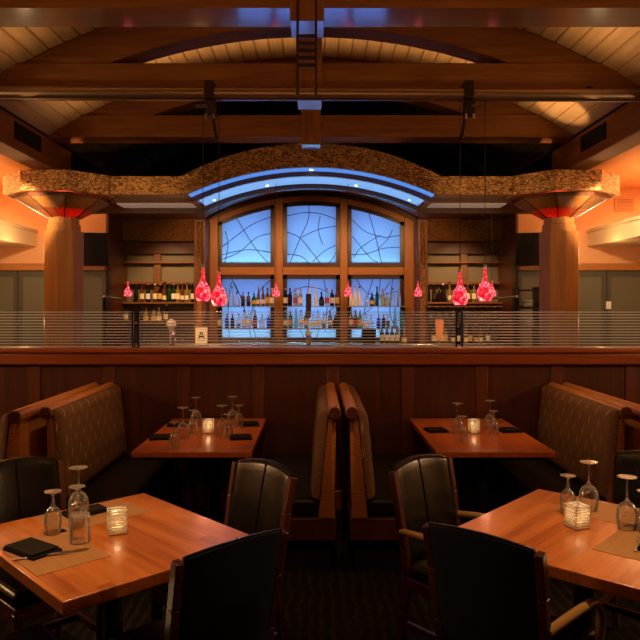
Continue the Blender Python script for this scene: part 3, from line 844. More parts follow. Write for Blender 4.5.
mix = [(T, 'amber', 'black', 'cream'), (T, 'dark brown', 'red', 'white'), (T, 'amber', 'white', 'cream'), (T, 'dark brown', 'gold', 'gold'), (SL, 'amber', 'black', 'cream'), (T, 'green', 'black', None), (T, 'green', 'gold', 'white'), (T, 'pale gold', 'black', 'cream'), (SL, 'amber', 'gold', 'cream'), (SL, 'pale gold', 'black', 'white'), (T, 'dark brown', 'black', 'cream')]
row([(T, 'black', 'black', None)]+mix, [136, 142, 148, 155, 160, 164.5, 169.5, 173.5, 178, 182.5, 187, 193], YB-.13, Zs(302), 'the left shelving unit, upper board', 'bottles on the side shelving')
row([(T, 'green', 'black', 'cream'), (T, 'dark brown', 'black', None), (RD, 'pale gold', 'gold', 'gold'), (RD, 'pale gold', 'black', 'gold'), (RD, 'pale gold', 'white', 'cream'), (T, 'dark brown', 'silver', 'cream')],
    [126, 139.5, 146, 153.5, 159, 166], YB-.13, Zs(322), 'the left shelving unit, lower board', 'bottles on the side shelving')
row([(T, 'black', 'silver', None), (T, 'dark brown', 'silver', 'black'), (RD, 'dark brown', 'silver', None), (T, 'black', 'white', None), (SL, 'pale gold', 'black', 'cream'), (T, 'amber', 'gold', 'cream'), (T, 'pale gold', 'black', 'cream'), (T, 'pale gold', 'white', 'white')],
    [428, 434, 439, 443, 449.5, 468, 474, 480], YB-.13, Zs(302), 'the right shelving unit, upper board', 'bottles on the side shelving')
row([(T, 'amber', 'black', 'cream'), (T, 'pale gold', 'gold', 'cream'), (T, 'amber', 'gold', 'cream'), (T, 'pale gold', 'black', 'gold'), (SL, 'amber', 'black', 'cream'), (T, 'dark brown', 'gold', 'cream'), (SL, 'pale gold', 'gold', 'white'), (T, 'dark brown', 'black', 'gold'), (SL, 'amber', 'gold', 'gold'), (SL, 'pale gold', 'black', 'cream'), (T, 'amber', 'silver', 'white')],
    [433.5, 437.5, 441.5, 445.5, 453, 458, 466, 470, 476, 481, 488], 11.42, .995, 'the counter under the right shelving', 'bottles on the back counter')

# sign with the letter A
sg = thing('letter_sign', 'small white sign with a big black letter A on the bar', 'sign', (px(201.3, 11.42), 11.42, .995))
MB().box(-.098, .098, 0, .008, 0.0, .275).build('card', M['paper'], sg, bevel=.002)
MB().box(-.108, .108, .008, .016, -.0, .285).build('backing_frame', M['casing_x'], sg)
MB().box(-.05, .05, .016, .09, 0, .02).build('easel_foot', M['black_metal'], sg)
b = MB()
b.prism([(-.060, .085), (-.035, .085), (.008, .215), (-.014, .215)], 1, -.003, 0)
b.prism([(.060, .085), (.035, .085), (-.008, .215), (.014, .215)], 1, -.003, 0)
b.box(-.036, .036, -.003, 0, .117, .137)
b.build('letter', M['ink'], sg, smooth=0)

# hanging stemware over the counter, piles of glasses
def stem_profile(h, rb, bowl, rs, base):
    """upside-down stemmed glass: rim at z=0, foot at z=h; thin wall"""
    zb = bowl
    out = [(rb*.80, 0), (rb*.93, zb*.2), (rb, zb*.45), (rb*.93, zb*.68), (rb*.66, zb*.88), (rb*.28, zb*.98), (rs, zb+.012), (rs*.9, zb+(h-zb)*.5), (rs, h-.014), (base*.5, h-.006), (base, h-.003), (base, h), (0.0005, h+.001)]
    inn = [(max(r-.0012, .0005), z) for r, z in out[:5]]+[(.0005, zb*.94)]
    return list(reversed(inn))+out
wine_pr = stem_profile(.215, .043, .115, .0042, .038)
gob_pr = stem_profile(.17, .034, .112, .0055, .033)
def glass_obj(kind, loc, label, group):
    key = ('glass', kind)
    if key in PCACHE: return dup(PCACHE[key], loc, 0, label, group)
    t = thing('wine_glass' if kind == 'wine' else 'water_goblet', label, 'glass', loc, 0, group)
    pr = wine_pr if kind == 'wine' else gob_pr
    h = .215 if kind == 'wine' else .17
    # split bowl / stem with foot
    cut = 6+6
    MB().lathe(pr[:cut+1], 24).build('bowl', M['stem_glass'], t, smooth=60)
    MB().lathe(pr[cut:-3]+[pr[-3]], 24).build('stem', M['foot_glass'], t, smooth=60)
    MB().lathe(pr[-4:], 24).build('foot', M['foot_glass'], t, smooth=60)
    PCACHE[key] = t
    return t

# ------------------------------------------------------------------ pendants
def pendant(x, y, zbot, L_, rad, ztop, label, group, m):
    t = thing('pendant_lamp', label, 'pendant lamp', (x, y, zbot), 0, group)
    s = L_
    pr = [(rad*.72, 0), (rad*.90, s*.07), (rad, s*.18), (rad*.97, s*.28), (rad*.78, s*.40), (rad*.48, s*.50), (rad*.29, s*.60), (rad*.22, s*.74), (rad*.18, s*.90), (rad*.17, s*.92)]
    inn = [(r-.004, z) for r, z in pr]
    b = MB(); prof = list(reversed(inn))+pr; vs = prof+[prof[0]]
    b.lathe_open = None
    n = 24; V = []; F = []
    for r, z in prof:
        for k in range(n): V.append((r*cos(2*pi*k/n), r*sin(2*pi*k/n), z))
    mm = len(prof)
    for i in range(mm):
        j = (i+1) % mm
        for k in range(n):
            k2 = (k+1) % n; F.append((i*n+k, i*n+k2, j*n+k2, j*n+k))
    b.add(V, F).build('glass_shade', m, t, smooth=60)
    MB().lathe([(0, s*.90), (rad*.24, s*.90), (rad*.2, s*1.0), (.006, s*1.03), (0, s*1.03)], 14).build('socket_cap', M['steel'], t)
    MB().tube([(0, 0, s*1.02), (0, 0, ztop-zbot)], .0035, 6).build('cord', M['cord'], t)
    MB().lathe([(0, s*.25), (rad*.3, s*.30), (rad*.34, s*.38), (rad*.2, s*.5), (0, s*.52)], 12).build('bulb', M['lamp'], t)
    return t
PY = 6.12
for p, yb, lb in ((203, 301, 'red mosaic glass pendant lamp hanging right above the letter A sign'), (219, 305.5, 'red mosaic glass pendant lamp hanging just beside the left window, inner of its pair'),
                  (460, 305, 'red mosaic glass pendant lamp of the right pair, the lower hanging one'), (485, 301, 'red mosaic glass pendant lamp of the right pair, the higher and bigger one')):
    x = px(p, PY)
    pendant(x, PY, pz(yb, PY), .325, .070, 3.53, lb, 'red pendant lamps on the pipe', M['pend'])
    light('POINT', 'pendant_bulb', (x, PY, pz(yb, PY)-.03), 3.0, (1, .45, .25), .03)
for p, lb in ((128, 'small red pendant lamp before the left shelving unit'), (276, 'small red pendant lamp before the post between left and middle windows'), (348, 'small red pendant lamp before the post between middle and right windows'), (418, 'small red pendant lamp before the copper pilaster beside the right window'), (492, 'small red pendant lamp half hidden behind the biggest red pendant')):
    y = 9.42; x = px(p, y)
    pendant(x, y, pz(296.5, y), .215, .056, lip(x), lb, 'small red pendant lamps under the canopy', M['pend_far'])

# ------------------------------------------------------------------ bar counter with taps etc.
bar = thing('front_bar_counter', 'long wooden bar counter behind the striped glass screens', 'bar counter', (0, 7.35, 0))
MB().box(-3.0, 2.9, -.36, .36, 1.03, 1.08).build('bar_top', M['cherry_x'], bar, bevel=.012)
MB().box(-2.95, 2.85, -.1, .30, 0, 1.03).build('bar_body', M['panel_z'], bar)
BT = 1.08
def tap(x, label, handle, hm, top):
    t = thing('beer_tap', label, 'beer tap', (x, 7.35, BT))
    MB().lathe([(.055, 0), (.055, .012), (.03, .02), (.028, .25), (.034, .26), (.03, .30), (0, .305)], 18).build('tower', M['steel'], t)
    MB().tube([(0, -.03, .24), (0, -.09, .24), (0, -.11, .21), (0, -.11, .17)], .011, 10).build('spout', M['steel'], t)
    if handle == 'board':
        MB().box(-.028, .028, -.075, -.045, .44, .70).build('tap_handle', hm, t, bevel=.008)
        MB().tube([(0, -.06, .24), (0, -.06, .45)], .008, 8).build('handle_rod', M['steel'], t)
    else:
        MB().tube([(0, -.06, .24), (0, -.06, .29)], .008, 8).build('handle_rod', M['steel'], t)
        MB().lathe([(0, .28), (.018, .285), (.03, .33), (.055, .36), (.05, .40), (.022, .425), (0, .43)], 14, c=(0, -.06, 0)).build('tap_handle', hm, t)
    return t
tap(px(172.5, 7.35), 'beer tap with a white knob handle near the A sign', 'knob', M['white'], 0)
tap(px(308.5, 7.35), 'beer tap with a tall brown board handle before the middle window', 'board', M['dark_frame'], 0)
# steel posts with a side rail
for sx, p, q, nm in ((-1, 105, 122, 'left'), (1, 516, 490, 'right')):
    x0, x1 = px(p, 9.6), px(q, 9.6)
    t = thing('rail_post', 'black post carrying a steel rail at the %s end of the bar' % nm, 'post', (x0, 9.6, 0))
    MB().box(-.025, .025, -.025, .025, 0, pz(297, 9.6)+.02).build('upright', M['black_metal'], t, bevel=.004)
    MB().tube([(0, -.03, pz(296.5, 9.6)), (x1-x0, -.03, pz(298.5, 9.6))], .016, 10).build('rail', M['steel'], t)
    MB().lathe([(0, -.022), (.02, -.01), (.022, .004), (.0, .022)], 12, c=(0, -.03, pz(296.5, 9.6))).build('end_ball', M['white'], t)
    MB().box(-.12, .12, -.12, .12, 0, .012).build('foot_plate', M['black_metal'], t)
# racks of stacked white plates by the right-hand column
rk = thing('dish_rack', 'narrow dark rack shelf holding plates beside the right column', 'rack', (px(526, 9.95), 9.95, 0))
for s_ in (-1, 1): MB().box(s_*.15-.012, s_*.15+.012, -.14, .14, 0, 1.92).build('upright', M['black_metal'], rk)
for z in (1.0, 1.35, 1.62, 1.88): MB().box(-.14, .14, -.14, .14, z-.02, z).build('rack_shelf', M['black_metal'], rk)
pl = None
for z, nm in ((1.62, 'middle'), (1.35, 'lower')):
    for k in range(5):
        lb = 'white plate in the %s stack of the dish rack, %s from below' % (nm, ORD[k])
        if pl is None:
            pl = tag(MB().lathe([(0, 0), (.06, 0), (.075, .006), (.115, .018), (.115, .021), (.07, .01), (0, .006)], 24).build('plate', M['white'], None, loc=(px(526, 9.95), 9.95, z)), lb, 'plate', 'plates on the dish rack')
        else:
            c = pl.copy(); COL.objects.link(c); c.location = (px(526, 9.95), 9.95, z+k*.021); c['label'] = lb
# glowing orange cup lamp
cp = thing('candle_cup', 'glowing orange cup lamp on the bar counter before the right shelving', 'candle', (px(439.5, 7.4), 7.4, BT))
MB().lathe([(0, .20), (.022, .20), (.03, .21), (.042, .30), (.045, .42), (.040, .42), (.036, .30), (.02, .22), (0, .215)], 18).build('cup', M['glow'], cp)
MB().lathe([(0, 0), (.045, 0), (.045, .01), (.012, .02), (.01, .19), (.022, .20), (0, .20)], 16).build('stand', M['steel'], cp)
# upturned glasses along the back counter (left bay, windows) and hanging over the right bay
def tumbler(loc, label, group):
    key = 'tumbler'
    if key in PCACHE: return dup(PCACHE[key], loc, 0, label, group)
    pr = [(.0005, .10), (.033, .098), (.0345, .09), (.0385, .0), (.0405, 0), (.0365, .108), (.0005, .11)]
    o = tag(MB().lathe(pr, 20).build('tumbler_glass', M['stem_glass'], None, loc=loc, smooth=50), label, 'glass', group)
    PCACHE[key] = o
    return o
xsT = [223+5.6*k for k in range(12)]
for k, p in enumerate(xsT):
    tumbler((px(p, 11.45), 11.45, .995), 'upturned clear tumbler on the counter before the windows, %s from left' % ORD[k], 'tumblers on the back counter')
for k in range(9):
    p = 139+6.2*k
    glass_obj('goblet', (px(p, 11.42), 11.42, .995), 'upturned goblet on the counter under the left shelving, %s from left' % ORD[k], 'goblets on the back counter')
rack = thing('stemware_rack', 'wooden hanging stemware rack across the right shelving unit', 'rack', (px(464, 11.42), 11.42, pz(307, 11.42)))
MB().box(-.62, .62, -.10, .10, 0, .018).build('rack_board', M['shelf'], rack)
for k in range(11):
    MB().box(-.6+k*.12-.008, -.6+k*.12+.008, -.10, .10, -.018, 0).build('rack_slat', M['shelf'], rack)
for s_ in (-1, 1): MB().box(s_*.615-.012, s_*.615+.012, -.0, .44, -.01, .03).build('rack_bracket', M['shelf'], rack)
for k in range(10):
    g = glass_obj('wine', (px(464, 11.42)-.54+k*.12, 11.42, pz(307, 11.42)-.215), 'wine glass hanging in the stemware rack, %s from the left' % ORD[k], 'wine glasses in the rack')
# small till on the counter
ti = thing('till_monitor', 'small dark till screen on the counter before the right window', 'till', (px(369, 11.5), 11.5, .995))
MB().box(-.12, .12, 0, .06, .06, .26).build('display', M['tv'], ti, bevel=.006)
MB().box(-.09, .09, -.006, 0, .09, .23).build('screen', M['shelf_glass'], ti)
MB().box(-.1, .1, -.06, .1, 0, .06).build('stand', M['black_metal'], ti, bevel=.006)

# ------------------------------------------------------------------ booth benches
LEN0, LEN1 = 4.19, 5.485
def bench(xroll, face, label, LEN0=4.19):
    """local +x is the way the sitter faces (mirrored in the mesh by 'face')"""
    t = thing('booth_bench', label, 'booth bench', (xroll, 0, 0), 0, 'booth benches along the low wall')
    s = face
    def bx(b, x0, x1, y0, y1, z0, z1): return b.box(min(s*x0, s*x1), max(s*x0, s*x1), y0, y1, z0, z1)
    # sloped back board
    MB().prism([(s*-.012, .975), (s*.028, .975), (s*.075, .42), (s*.075, .345), (s*.0, .345), (s*.0, .42)], 1, LEN0+.03, LEN1).build('back_board', M['cherry_y'], t)
    # end panel: slender, waisted, flaring to the floor
    prof_b = [(.006, .965), (.018, .86), (.02, .72), (.012, .58), (.0, .44), (-.004, .346)]
    prof_f = [(.036, .965), (.056, .80), (.076, .60), (.097, .346)]
    poly = [(s*a, z) for a, z in prof_b]+[(s*a, z) for a, z in reversed(prof_f)]
    MB().prism(poly, 1, LEN0, LEN0+.035).build('end_panel', M['cane'], t, bevel=.004)
    # rolled top rail with dark end
    rl = MB().tube([(s*.0, LEN0-.015, 1.0), (s*.0, LEN1, 1.0)], .040, 20).build('top_rail', M['cherry_y'], t, smooth=50)
    MB().tube([(0, LEN0-.026, 1.0), (0, LEN0-.013, 1.0)], .036, 20).build('end_cap', M['dark_frame'], rl, smooth=50)
    # upholstered back cushion, leaning and puffed
    us = lin(0, 1, 15); vs = lin(0, 1, 11)
    def edge(u, v):
        e = min(min(u, 1-u)*(LEN1-LEN0-.06)/.05, min(v, 1-v)*.52/.06, 1)
        return sqrt(max(0, 1-(1-e)**2))
    us = [0, .008, .02, .04]+lin(.08, .92, 9)+[.96, .98, .992, 1]
    vs = [0, .02, .05, .1]+lin(.18, .82, 6)+[.9, .95, .98, 1]
    P0 = lambda u, v, d: (s*((.098+(.042-.098)*v)+d), LEN0-.005+u*(LEN1-LEN0), .465+v*.555-(0.0))
    MB().panel(us, vs, lambda u, v: P0(u, v, .010+.046*edge(u, v)), lambda u, v: P0(u, v, -.004)).build('back_cushion', M['fabric'], t, smooth=60)
    # seat
    bx(MB(), .085, .53, LEN0+.03, LEN1, .345, .46).build('seat_cushion', M['vinyl'], t, bevel=.03, segs=3)
    bx(MB(), -.012, .50, LEN0+.01, LEN1, .205, .345).build('seat_rail', M['dark_frame'], t, bevel=.006)
    bx(MB(), .02, .42, LEN0+.12, LEN1, 0, .205).build('toe_kick', M['black'], t)
    return t
bench(-1.785, -1, 'booth bench seen from behind, at the far left of the row', 4.04)
bench(-1.66, 1, 'brown patterned booth bench on the left, its pattern facing the centre')
bench(.114, -1, 'brown patterned booth bench, left one of the back-to-back centre pair')
bench(.221, 1, 'brown patterned booth bench, right one of the back-to-back centre pair')
bench(1.905, -1, 'brown patterned booth bench on the right, its pattern facing the centre')
bench(2.018, 1, 'booth bench seen from behind, at the far right of the row', 4.04)

# ------------------------------------------------------------------ tables
def booth_table(xa, xb, label):
    cx = (xa+xb)/2; t = thing('booth_table', label, 'table', (cx, 4.86, 0), 0, 'booth tables')
    h = (xb-xa)/2
    MB().box(-h, h, -.63, .615, .713, .75).build('tabletop', M['table_b'], t, bevel=.004)
    MB().box(-h+.05, h-.05, -.58, .56, .69, .713).build('apron', M['black'], t)
    for y in (-.3, .32):
        MB().lathe([(.04, .03), (.035, .05), (.035, .69)], 16, c=(0, y, 0)).build('pedestal', M['iron'], t)
        MB().bar((-.26, y, .02), (.26, y, .02), .07, .04).build('foot', M['iron'], t, bevel=.01)
booth_table(-1.15, -.40, 'cherry wood booth table with eight upturned glasses, on the left')
booth_table(.75, 1.495, 'cherry wood booth table with four upturned glasses, on the right')

def dining_table(cx, cy, ang, label):
    t = thing('dining_table', label, 'table', (cx, cy, 0), ang, 'square dining tables')
    MB().box(-.46, .46, -.40, .40, .706, .75).build('tabletop', M['table'], t, bevel=.004)
    MB().lathe([(.05, .03), (.04, .06), (.038, .66), (.055, .69)], 18).build('pedestal', M['iron'], t)
    MB().box(-.2, .2, -.2, .2, .69, .706).build('top_plate', M['iron'], t)
    for a in (0, 90, 180, 270):
        c, s_ = cos(R(a)), sin(R(a))
        MB().bar((c*.03, s_*.03, .05), (c*.33, s_*.33, .018), .07, .05, .05, .028).build('foot', M['iron'], t, bevel=.008)
    return t
AL = R(-46.3); AR = R(47.5)
TL = dining_table(-.81, 2.707, AL, 'butcher-block dining table with a whole napkin on a placemat, on the left')
TR = dining_table(1.092, 2.776, AR, 'butcher-block dining table cut off by the right edge of the picture')
lng = lambda a: Vector((cos(a), sin(a), 0)); sht = lambda a: Vector((-sin(a), cos(a), 0))

# ------------------------------------------------------------------ chairs
def make_chair(label, arms):
    t = thing('dining_chair', label, 'chair', (0, 0, 0), 0, 'black leather dining chairs')
    MB().box(-.213, .213, -.20, .20, .425, .495).build('seat', M['leather'], t, bevel=.028, segs=3)
    MB().box(-.205, .205, -.20, .185, .365, .425).build('seat_frame', M['chair_wood'], t, bevel=.006)
    for sx in (-1, 1):
        MB().bar((sx*.185, .165, 0), (sx*.188, .165, .40), .03, .03, .042, .042).build('leg', M['chair_wood'], t, bevel=.005)
        pts = [(sx*.185, -.285, 0), (sx*.188, -.235, .25), (sx*.19, -.215, .42), (sx*.196, -.226, .55), (sx*.202, -.258, .74), (sx*.206, -.290, .893)]
        b = MB()
        for i in range(len(pts)-1):
            b.bar(pts[i], pts[i+1], .030, .036, up=(0, -1, .1))
        b.build('leg', M['chair_wood'], t, bevel=.004)
        # curved arm: out of the stile, forward, rolling down to the seat frame
        if not arms: continue
        P = [(sx*.205, -.235, .625), (sx*.222, -.12, .637), (sx*.235, .0, .640), (sx*.238, .07, .632), (sx*.238, .125, .60), (sx*.236, .15, .55), (sx*.228, .155, .48), (sx*.218, .15, .39)]
        Q = []
        q = [Vector(p) for p in P]
        for i in range(len(q)-1):
            p0, p1, p2, p3 = q[max(i-1, 0)], q[i], q[i+1], q[min(i+2, len(q)-1)]
            for s_ in range(4):
                u = s_/4
                Q.append(.5*((2*p1)+(-p0+p2)*u+(2*p0-5*p1+4*p2-p3)*u*u+(-p0+3*p1-3*p2+p3)*u**3))
        Q.append(q[-1])
        MB().tube(Q, .017, 12).build('armrest', M['arm_wood'], t, smooth=60)
    # back: bowed pad between the stiles, domed top edge
    us = [-.192, -.186, -.170]+lin(-.14, .14, 9)+[.170, .186, .192]
    vs = [0, .015, .04]+lin(.1, .88, 9)+[.95, .985, 1]
    def base(u, v):
        z = .475+v*(.432+.022*(1-(u/.19)**2))
        y = -.212-.085*max(0, (z-.42)/.48)**1.4-.026*(1-(u/.192)**2)
        return y, z
    def rd(u, v):
        e = min((.192-abs(u))/.02, v/.04+.0, (1-v)/.04, 1); return sqrt(max(0, 1-(1-e)**2))
    MB().panel(us, vs, lambda u, v: (u, base(u, v)[0]+.004+.016*rd(u, v), base(u, v)[1]), lambda u, v: (u, base(u, v)[0]-.006, base(u, v)[1])).build('backrest', M['leather'], t, smooth=50)
    MB().panel(us[1:-1], vs[1:-1], lambda u, v: (u, base(u, v)[0]-.006, base(u, v)[1]), lambda u, v: (u, base(u, v)[0]-.006-.010*rd(u, v)-.001, base(u, v)[1])).build('rear_cover', M['leather_back'], t, smooth=50)
    pts = [(0, base(0, v)[0]+.0215, base(0, v)[1]) for v in lin(.03, .985, 14)]
    MB().tube(pts, .0035, 6).build('seam', M['leather'], t)
    MB().bar((-.18, -.05, .2), (.18, -.05, .2), .02, .03).build('stretcher', M['chair_wood'], t)
    for sx in (-1, 1):
        MB().bar((sx*.187, -.24, .2), (sx*.187, .165, .2), .02, .03).build('stretcher', M['chair_wood'], t)
    return t
CH = make_chair('', False); CHA = make_chair('', True)
def put(i, bcx, bcy, fx, fy, label):
    n = sqrt(fx*fx+fy*fy); fx, fy = fx/n, fy/n
    loc = (bcx+.28*fx, bcy+.28*fy, 0); rot = atan2(-fx, fy)
    src = CH if i < 4 else CHA
    if i in (0, 4):
        src.location = loc; src.rotation_euler = (0, 0, rot); src['label'] = label
    else: dup(src, loc, rot, label)
put(0, -1.415, 3.23, .72, -.69, 'black leather dining chair at the left edge, behind the goblets of the left table')
put(1, -.255, 3.19, -.72, -.69, 'armless black leather dining chair facing us, between left table and centre booth benches')
put(2, -.272, 2.195, -.68, .73, 'black dining chair with its back to us, tucked under the left table')
put(3, -1.22, 2.05, .72, .69, 'black dining chair mostly out of view under the corner of the left table')
put(4, .517, 3.287, .66, -.75, 'black leather armchair facing us, between centre booth benches and right table')
put(5, .552, 2.262, .67, .74, 'blue-black armchair with its back to us, tucked under the right table')
put(6, 1.68, 3.37, -.68, -.73, 'black armchair at the right edge of the picture, behind the right table')

# ------------------------------------------------------------------ table settings
ZT = .75
def votive(x, y, rot, label):
    t = thing('votive_holder', label, 'candle holder', (x, y, ZT), rot, 'ribbed glass candle holders')
    b = MB(); n = 9; w = .037
    for k in range(n):
        z0 = .004+k*.0105; e = .0028
        for sx, sy in ((1, 0), (-1, 0), (0, 1), (0, -1)):
            if sx: b.box(min(sx*(w-.005), sx*(w+.000)), max(sx*(w-.005), sx*w), -w, w, z0, z0+.0078)
            else: b.box(-w, w, min(sy*(w-.005), sy*w), max(sy*(w-.005), sy*w), z0, z0+.0078)
    b.build('ribbed_wall', M['rib_glass'], t, bevel=.002)
    c = MB()
    for sx, sy in ((1, 0), (-1, 0), (0, 1), (0, -1)):
        if sx: c.box(min(sx*(w-.007), sx*(w-.004)), max(sx*(w-.007), sx*(w-.004)), -w+.004, w-.004, .0, .098)
        else: c.box(-w+.004, w-.004, min(sy*(w-.007), sy*(w-.004)), max(sy*(w-.007), sy*(w-.004)), 0, .098)
    c.box(-w+.004, w-.004, -w+.004, w-.004, 0, .006)
    c.build('inner_wall', M['stem_glass'], t)
    cd = MB().lathe([(0, .007), (.019, .007), (.019, .024), (0, .024)], 16).build('tealight', M['wax'], t)
    MB().lathe([(0, .026), (.005, .032), (.004, .042), (0, .052)], 10).build('flame', M['flame'], cd)
    light('POINT', 'candle_light', (x, y, ZT+.06), .22, (1, .62, .3), .012)
votive(-.80, 2.735, R(22), 'ribbed glass candle holder on the left dining table')
votive(1.075, 2.80, R(20), 'ribbed glass candle holder on the right dining table')
votive(-.77, 4.86, 0, 'ribbed glass candle holder on the left booth table')
votive(1.127, 4.85, 0, 'ribbed glass candle holder on the right booth table')

def placemat(x, y, rot, label, w=.41, d=.27):
    tag(MB().box(-w/2, w/2, -d/2, d/2, 0, .0016).build('placemat', M['placemat'], None, loc=(x, y, ZT)), label, 'placemat', 'brown placemats').rotation_euler = (0, 0, rot)
def napkin(x, y, z, rot, label, w=.20, d=.105):
    t = thing('folded_napkin', label, 'napkin', (x, y, z), rot, 'black folded napkins')
    us = lin(-w/2, w/2, 9); vs = lin(-d/2, d/2, 7)
    f = lambda u, v: (u, v, .010+.006*cos(u*14)*cos(v*16)+.002*sin(u*60))
    MB().panel(us, vs, f, lambda u, v: (u, v, 0.0003)).build('folded_cloth', M['napkin'], t, smooth=60)
    MB().box(-w/2+.004, w/2-.01, -d/2+.003, d/2-.006, .0155, .0185).build('top_fold', M['napkin'], t, bevel=.0014)
def cutlery(kind, x, y, z, rot, label):
    t = thing(kind, label, kind, (x, y, z), rot, 'cutlery on the tables')
    if kind == 'knife':
        MB().bar((-.11, 0, .004), (.0, 0, .004), .012, .006, .014, .006).build('handle', M['steel'], t, bevel=.002)
        MB().prism([(0, -.008), (.085, -.009), (.108, .002), (.10, .008), (0, .006)], 2, .003, .005).build('blade', M['steel'], t)
    else:
        MB().bar((-.10, 0, .004), (.03, 0, .005), .012, .004, .006, .004).build('handle', M['steel'], t, bevel=.0015)
        MB().prism([(.028, -.004), (.05, -.012), (.06, -.012), (.06, .012), (.05, .012), (.028, .004)], 2, .004, .006).build('fork_root', M['steel'], t)
        for k in range(4): MB().box(.058, .095, -.0115+k*.0065, -.0085+k*.0065, .004, .006).build('tine', M['steel'], t)
lL, sL = lng(AL), sht(AL); lR, sR = lng(AR), sht(AR)
c = Vector((-.81, 2.707, 0))
p = c-sL*.245+lL*-.0; placemat(p.x, p.y, AL, 'brown paper placemat under the bigger napkin on the left dining table')
p = c-lL*.30+sL*.06; placemat(p.x, p.y, AL+pi/2, 'brown paper placemat behind the upturned glasses on the left dining table')
napkin(-1.055, 2.53, ZT+.002, AL+R(12), 'black folded napkin on the placemat at the chair-seat corner of the left dining table', .19, .12)
napkin(-1.01, 2.985, ZT+.002, AL+pi/2, 'black folded napkin half hidden behind the upturned glasses on the left dining table', .18, .10)
cutlery('knife', -.945, 2.50, ZT+.002, R(24), 'steel knife lying beside the black napkin on the left dining table')
cutlery('fork', -.995, 2.47, ZT+.002, R(24), 'steel fork lying beside the black napkin on the left dining table')
glass_obj('goblet', (px(53, 2.72), 2.72, ZT+.002), 'upturned goblet standing alone beside the napkin on the left dining table', 'upturned glasses on the square tables')
glass_obj('wine', (px(78.5, 2.93), 2.93, ZT+.002), 'upturned tall wine glass at the back of the left dining table', 'upturned glasses on the square tables')
glass_obj('goblet', (px(77, 2.80), 2.80, ZT), 'upturned goblet in front of the tall wine glass on the left dining table', 'upturned glasses on the square tables')
for q_, xx in ((75, 'beside the knife tip'), ): pass
tumbler((px(80, 2.63), 2.63, ZT+.0), 'clear upturned tumbler closest to the candle holder on the left dining table', 'upturned glasses on the square tables')
c = Vector((1.092, 2.776, 0))
p = c+lR*.30; placemat(p.x, p.y, AR+pi/2, 'brown paper placemat under the glasses behind the candle on the right dining table')
p = c-sR*.245; placemat(p.x, p.y, AR, 'brown paper placemat cut by the picture edge, nearest the gilt chair arm')
napkin(1.30, 2.565, ZT+.002, AR, 'black folded napkin at the picture edge on the square table', .19, .11)
cutlery('fork', 1.235, 2.60, ZT+.002, AR+R(10), 'steel fork with its tines at the black napkin by the picture edge')
glass_obj('goblet', (1.104, 2.98, ZT), 'upturned goblet just behind the candle holder on the right dining table', 'upturned glasses on the square tables')
glass_obj('wine', (1.215, 3.03, ZT+.002), 'upturned tall wine glass behind the candle holder on the right dining table', 'upturned glasses on the square tables')
glass_obj('wine', (1.272, 2.78, ZT), 'upturned tall wine glass at the placemat near the picture edge', 'upturned glasses on the square tables')
glass_obj('goblet', (1.325, 2.73, ZT), 'upturned goblet half cut off by the picture edge', 'upturned glasses on the square tables')
PLC = ('front corner of the left booth table, bench side', 'back corner of the left booth table, bench side', 'front corner of the left booth table, centre side', 'back corner of the left booth table, centre side')
for (k, x, y, lb) in (('goblet', -.90, 4.32, 'upturned goblet at the '+PLC[0]), ('wine', -.908, 4.64, 'upturned wine glass at the '+PLC[0]), ('goblet', -.87, 4.81, 'upturned goblet at the '+PLC[1]), ('wine', -.907, 5.14, 'upturned wine glass at the '+PLC[1]),
                      ('wine', -.654, 4.73, 'upturned wine glass at the '+PLC[2]), ('goblet', -.60, 4.64, 'upturned goblet at the '+PLC[2]), ('wine', -.637, 5.19, 'upturned wine glass at the '+PLC[3]), ('goblet', -.572, 5.05, 'upturned goblet at the '+PLC[3]),
                      ('wine', 1.005, 4.83, 'upturned wine glass on the right booth table, toward the centre booth'), ('goblet', .98, 4.55, 'upturned goblet on the right booth table, toward the centre booth'),
                      ('wine', 1.274, 4.98, 'upturned wine glass on the right booth table, toward the patterned bench'), ('goblet', 1.249, 4.78, 'upturned goblet on the right booth table, toward the patterned bench')):
    glass_obj(k, (x, y, ZT), lb, 'upturned glasses on the booth tables')
for (x, y, lb) in ((-1.06, 4.66, 'black folded napkin at the '+PLC[0]), (-1.05, 5.16, 'black folded napkin at the '+PLC[1]), (-.515, 4.66, 'black folded napkin at the '+PLC[2]), (-.51, 5.17, 'black folded napkin at the '+PLC[3]),
                   (.87, 4.92, 'black folded napkin on the right booth table, toward the centre booth'), (1.395, 4.92, 'black folded napkin on the right booth table, toward the patterned bench')):
    napkin(x, y, ZT, R(8), lb, .15, .15)

# ------------------------------------------------------------------ light
W = D.worlds.new('world'); S.world = W; W.use_nodes = True
W.node_tree.nodes['Background'].inputs['Color'].default_value = (1, .6, .35, 1)
W.node_tree.nodes['Background'].inputs['Strength'].default_value = .004
WARM = (1, .58, .25); AMB = (1, .46, .16)
# table spots
light('SPOT', 'table_spot', (-.75, 2.3, 3.6), 225, WARM, .11, (-.88, 2.65, .75), 40, .9)
light('SPOT', 'table_spot', (1.1, 2.3, 3.6), 225, WARM, .11, (1.2, 2.7, .75), 40, .9)
light('SPOT', 'booth_spot', (-.78, 4.2, 3.6), 105, AMB, .05, (-.78, 4.85, .75), 28, .9)
light('SPOT', 'booth_spot', (1.1, 4.2, 3.6), 105, AMB, .05, (1.12, 4.85, .75), 28, .9)
light('SPOT', 'bench_spot', (-.3, 3.4, 3.55), 125, WARM, .06, (-1.66, 4.75, .85), 26, .9)
light('SPOT', 'bench_spot', (.6, 3.4, 3.55), 125, WARM, .06, (1.9, 4.75, .85), 26, .9)
light('SPOT', 'bench_spot', (.14, 2.6, 3.55), 120, WARM, .06, (.14, 4.5, .85), 18, .9)
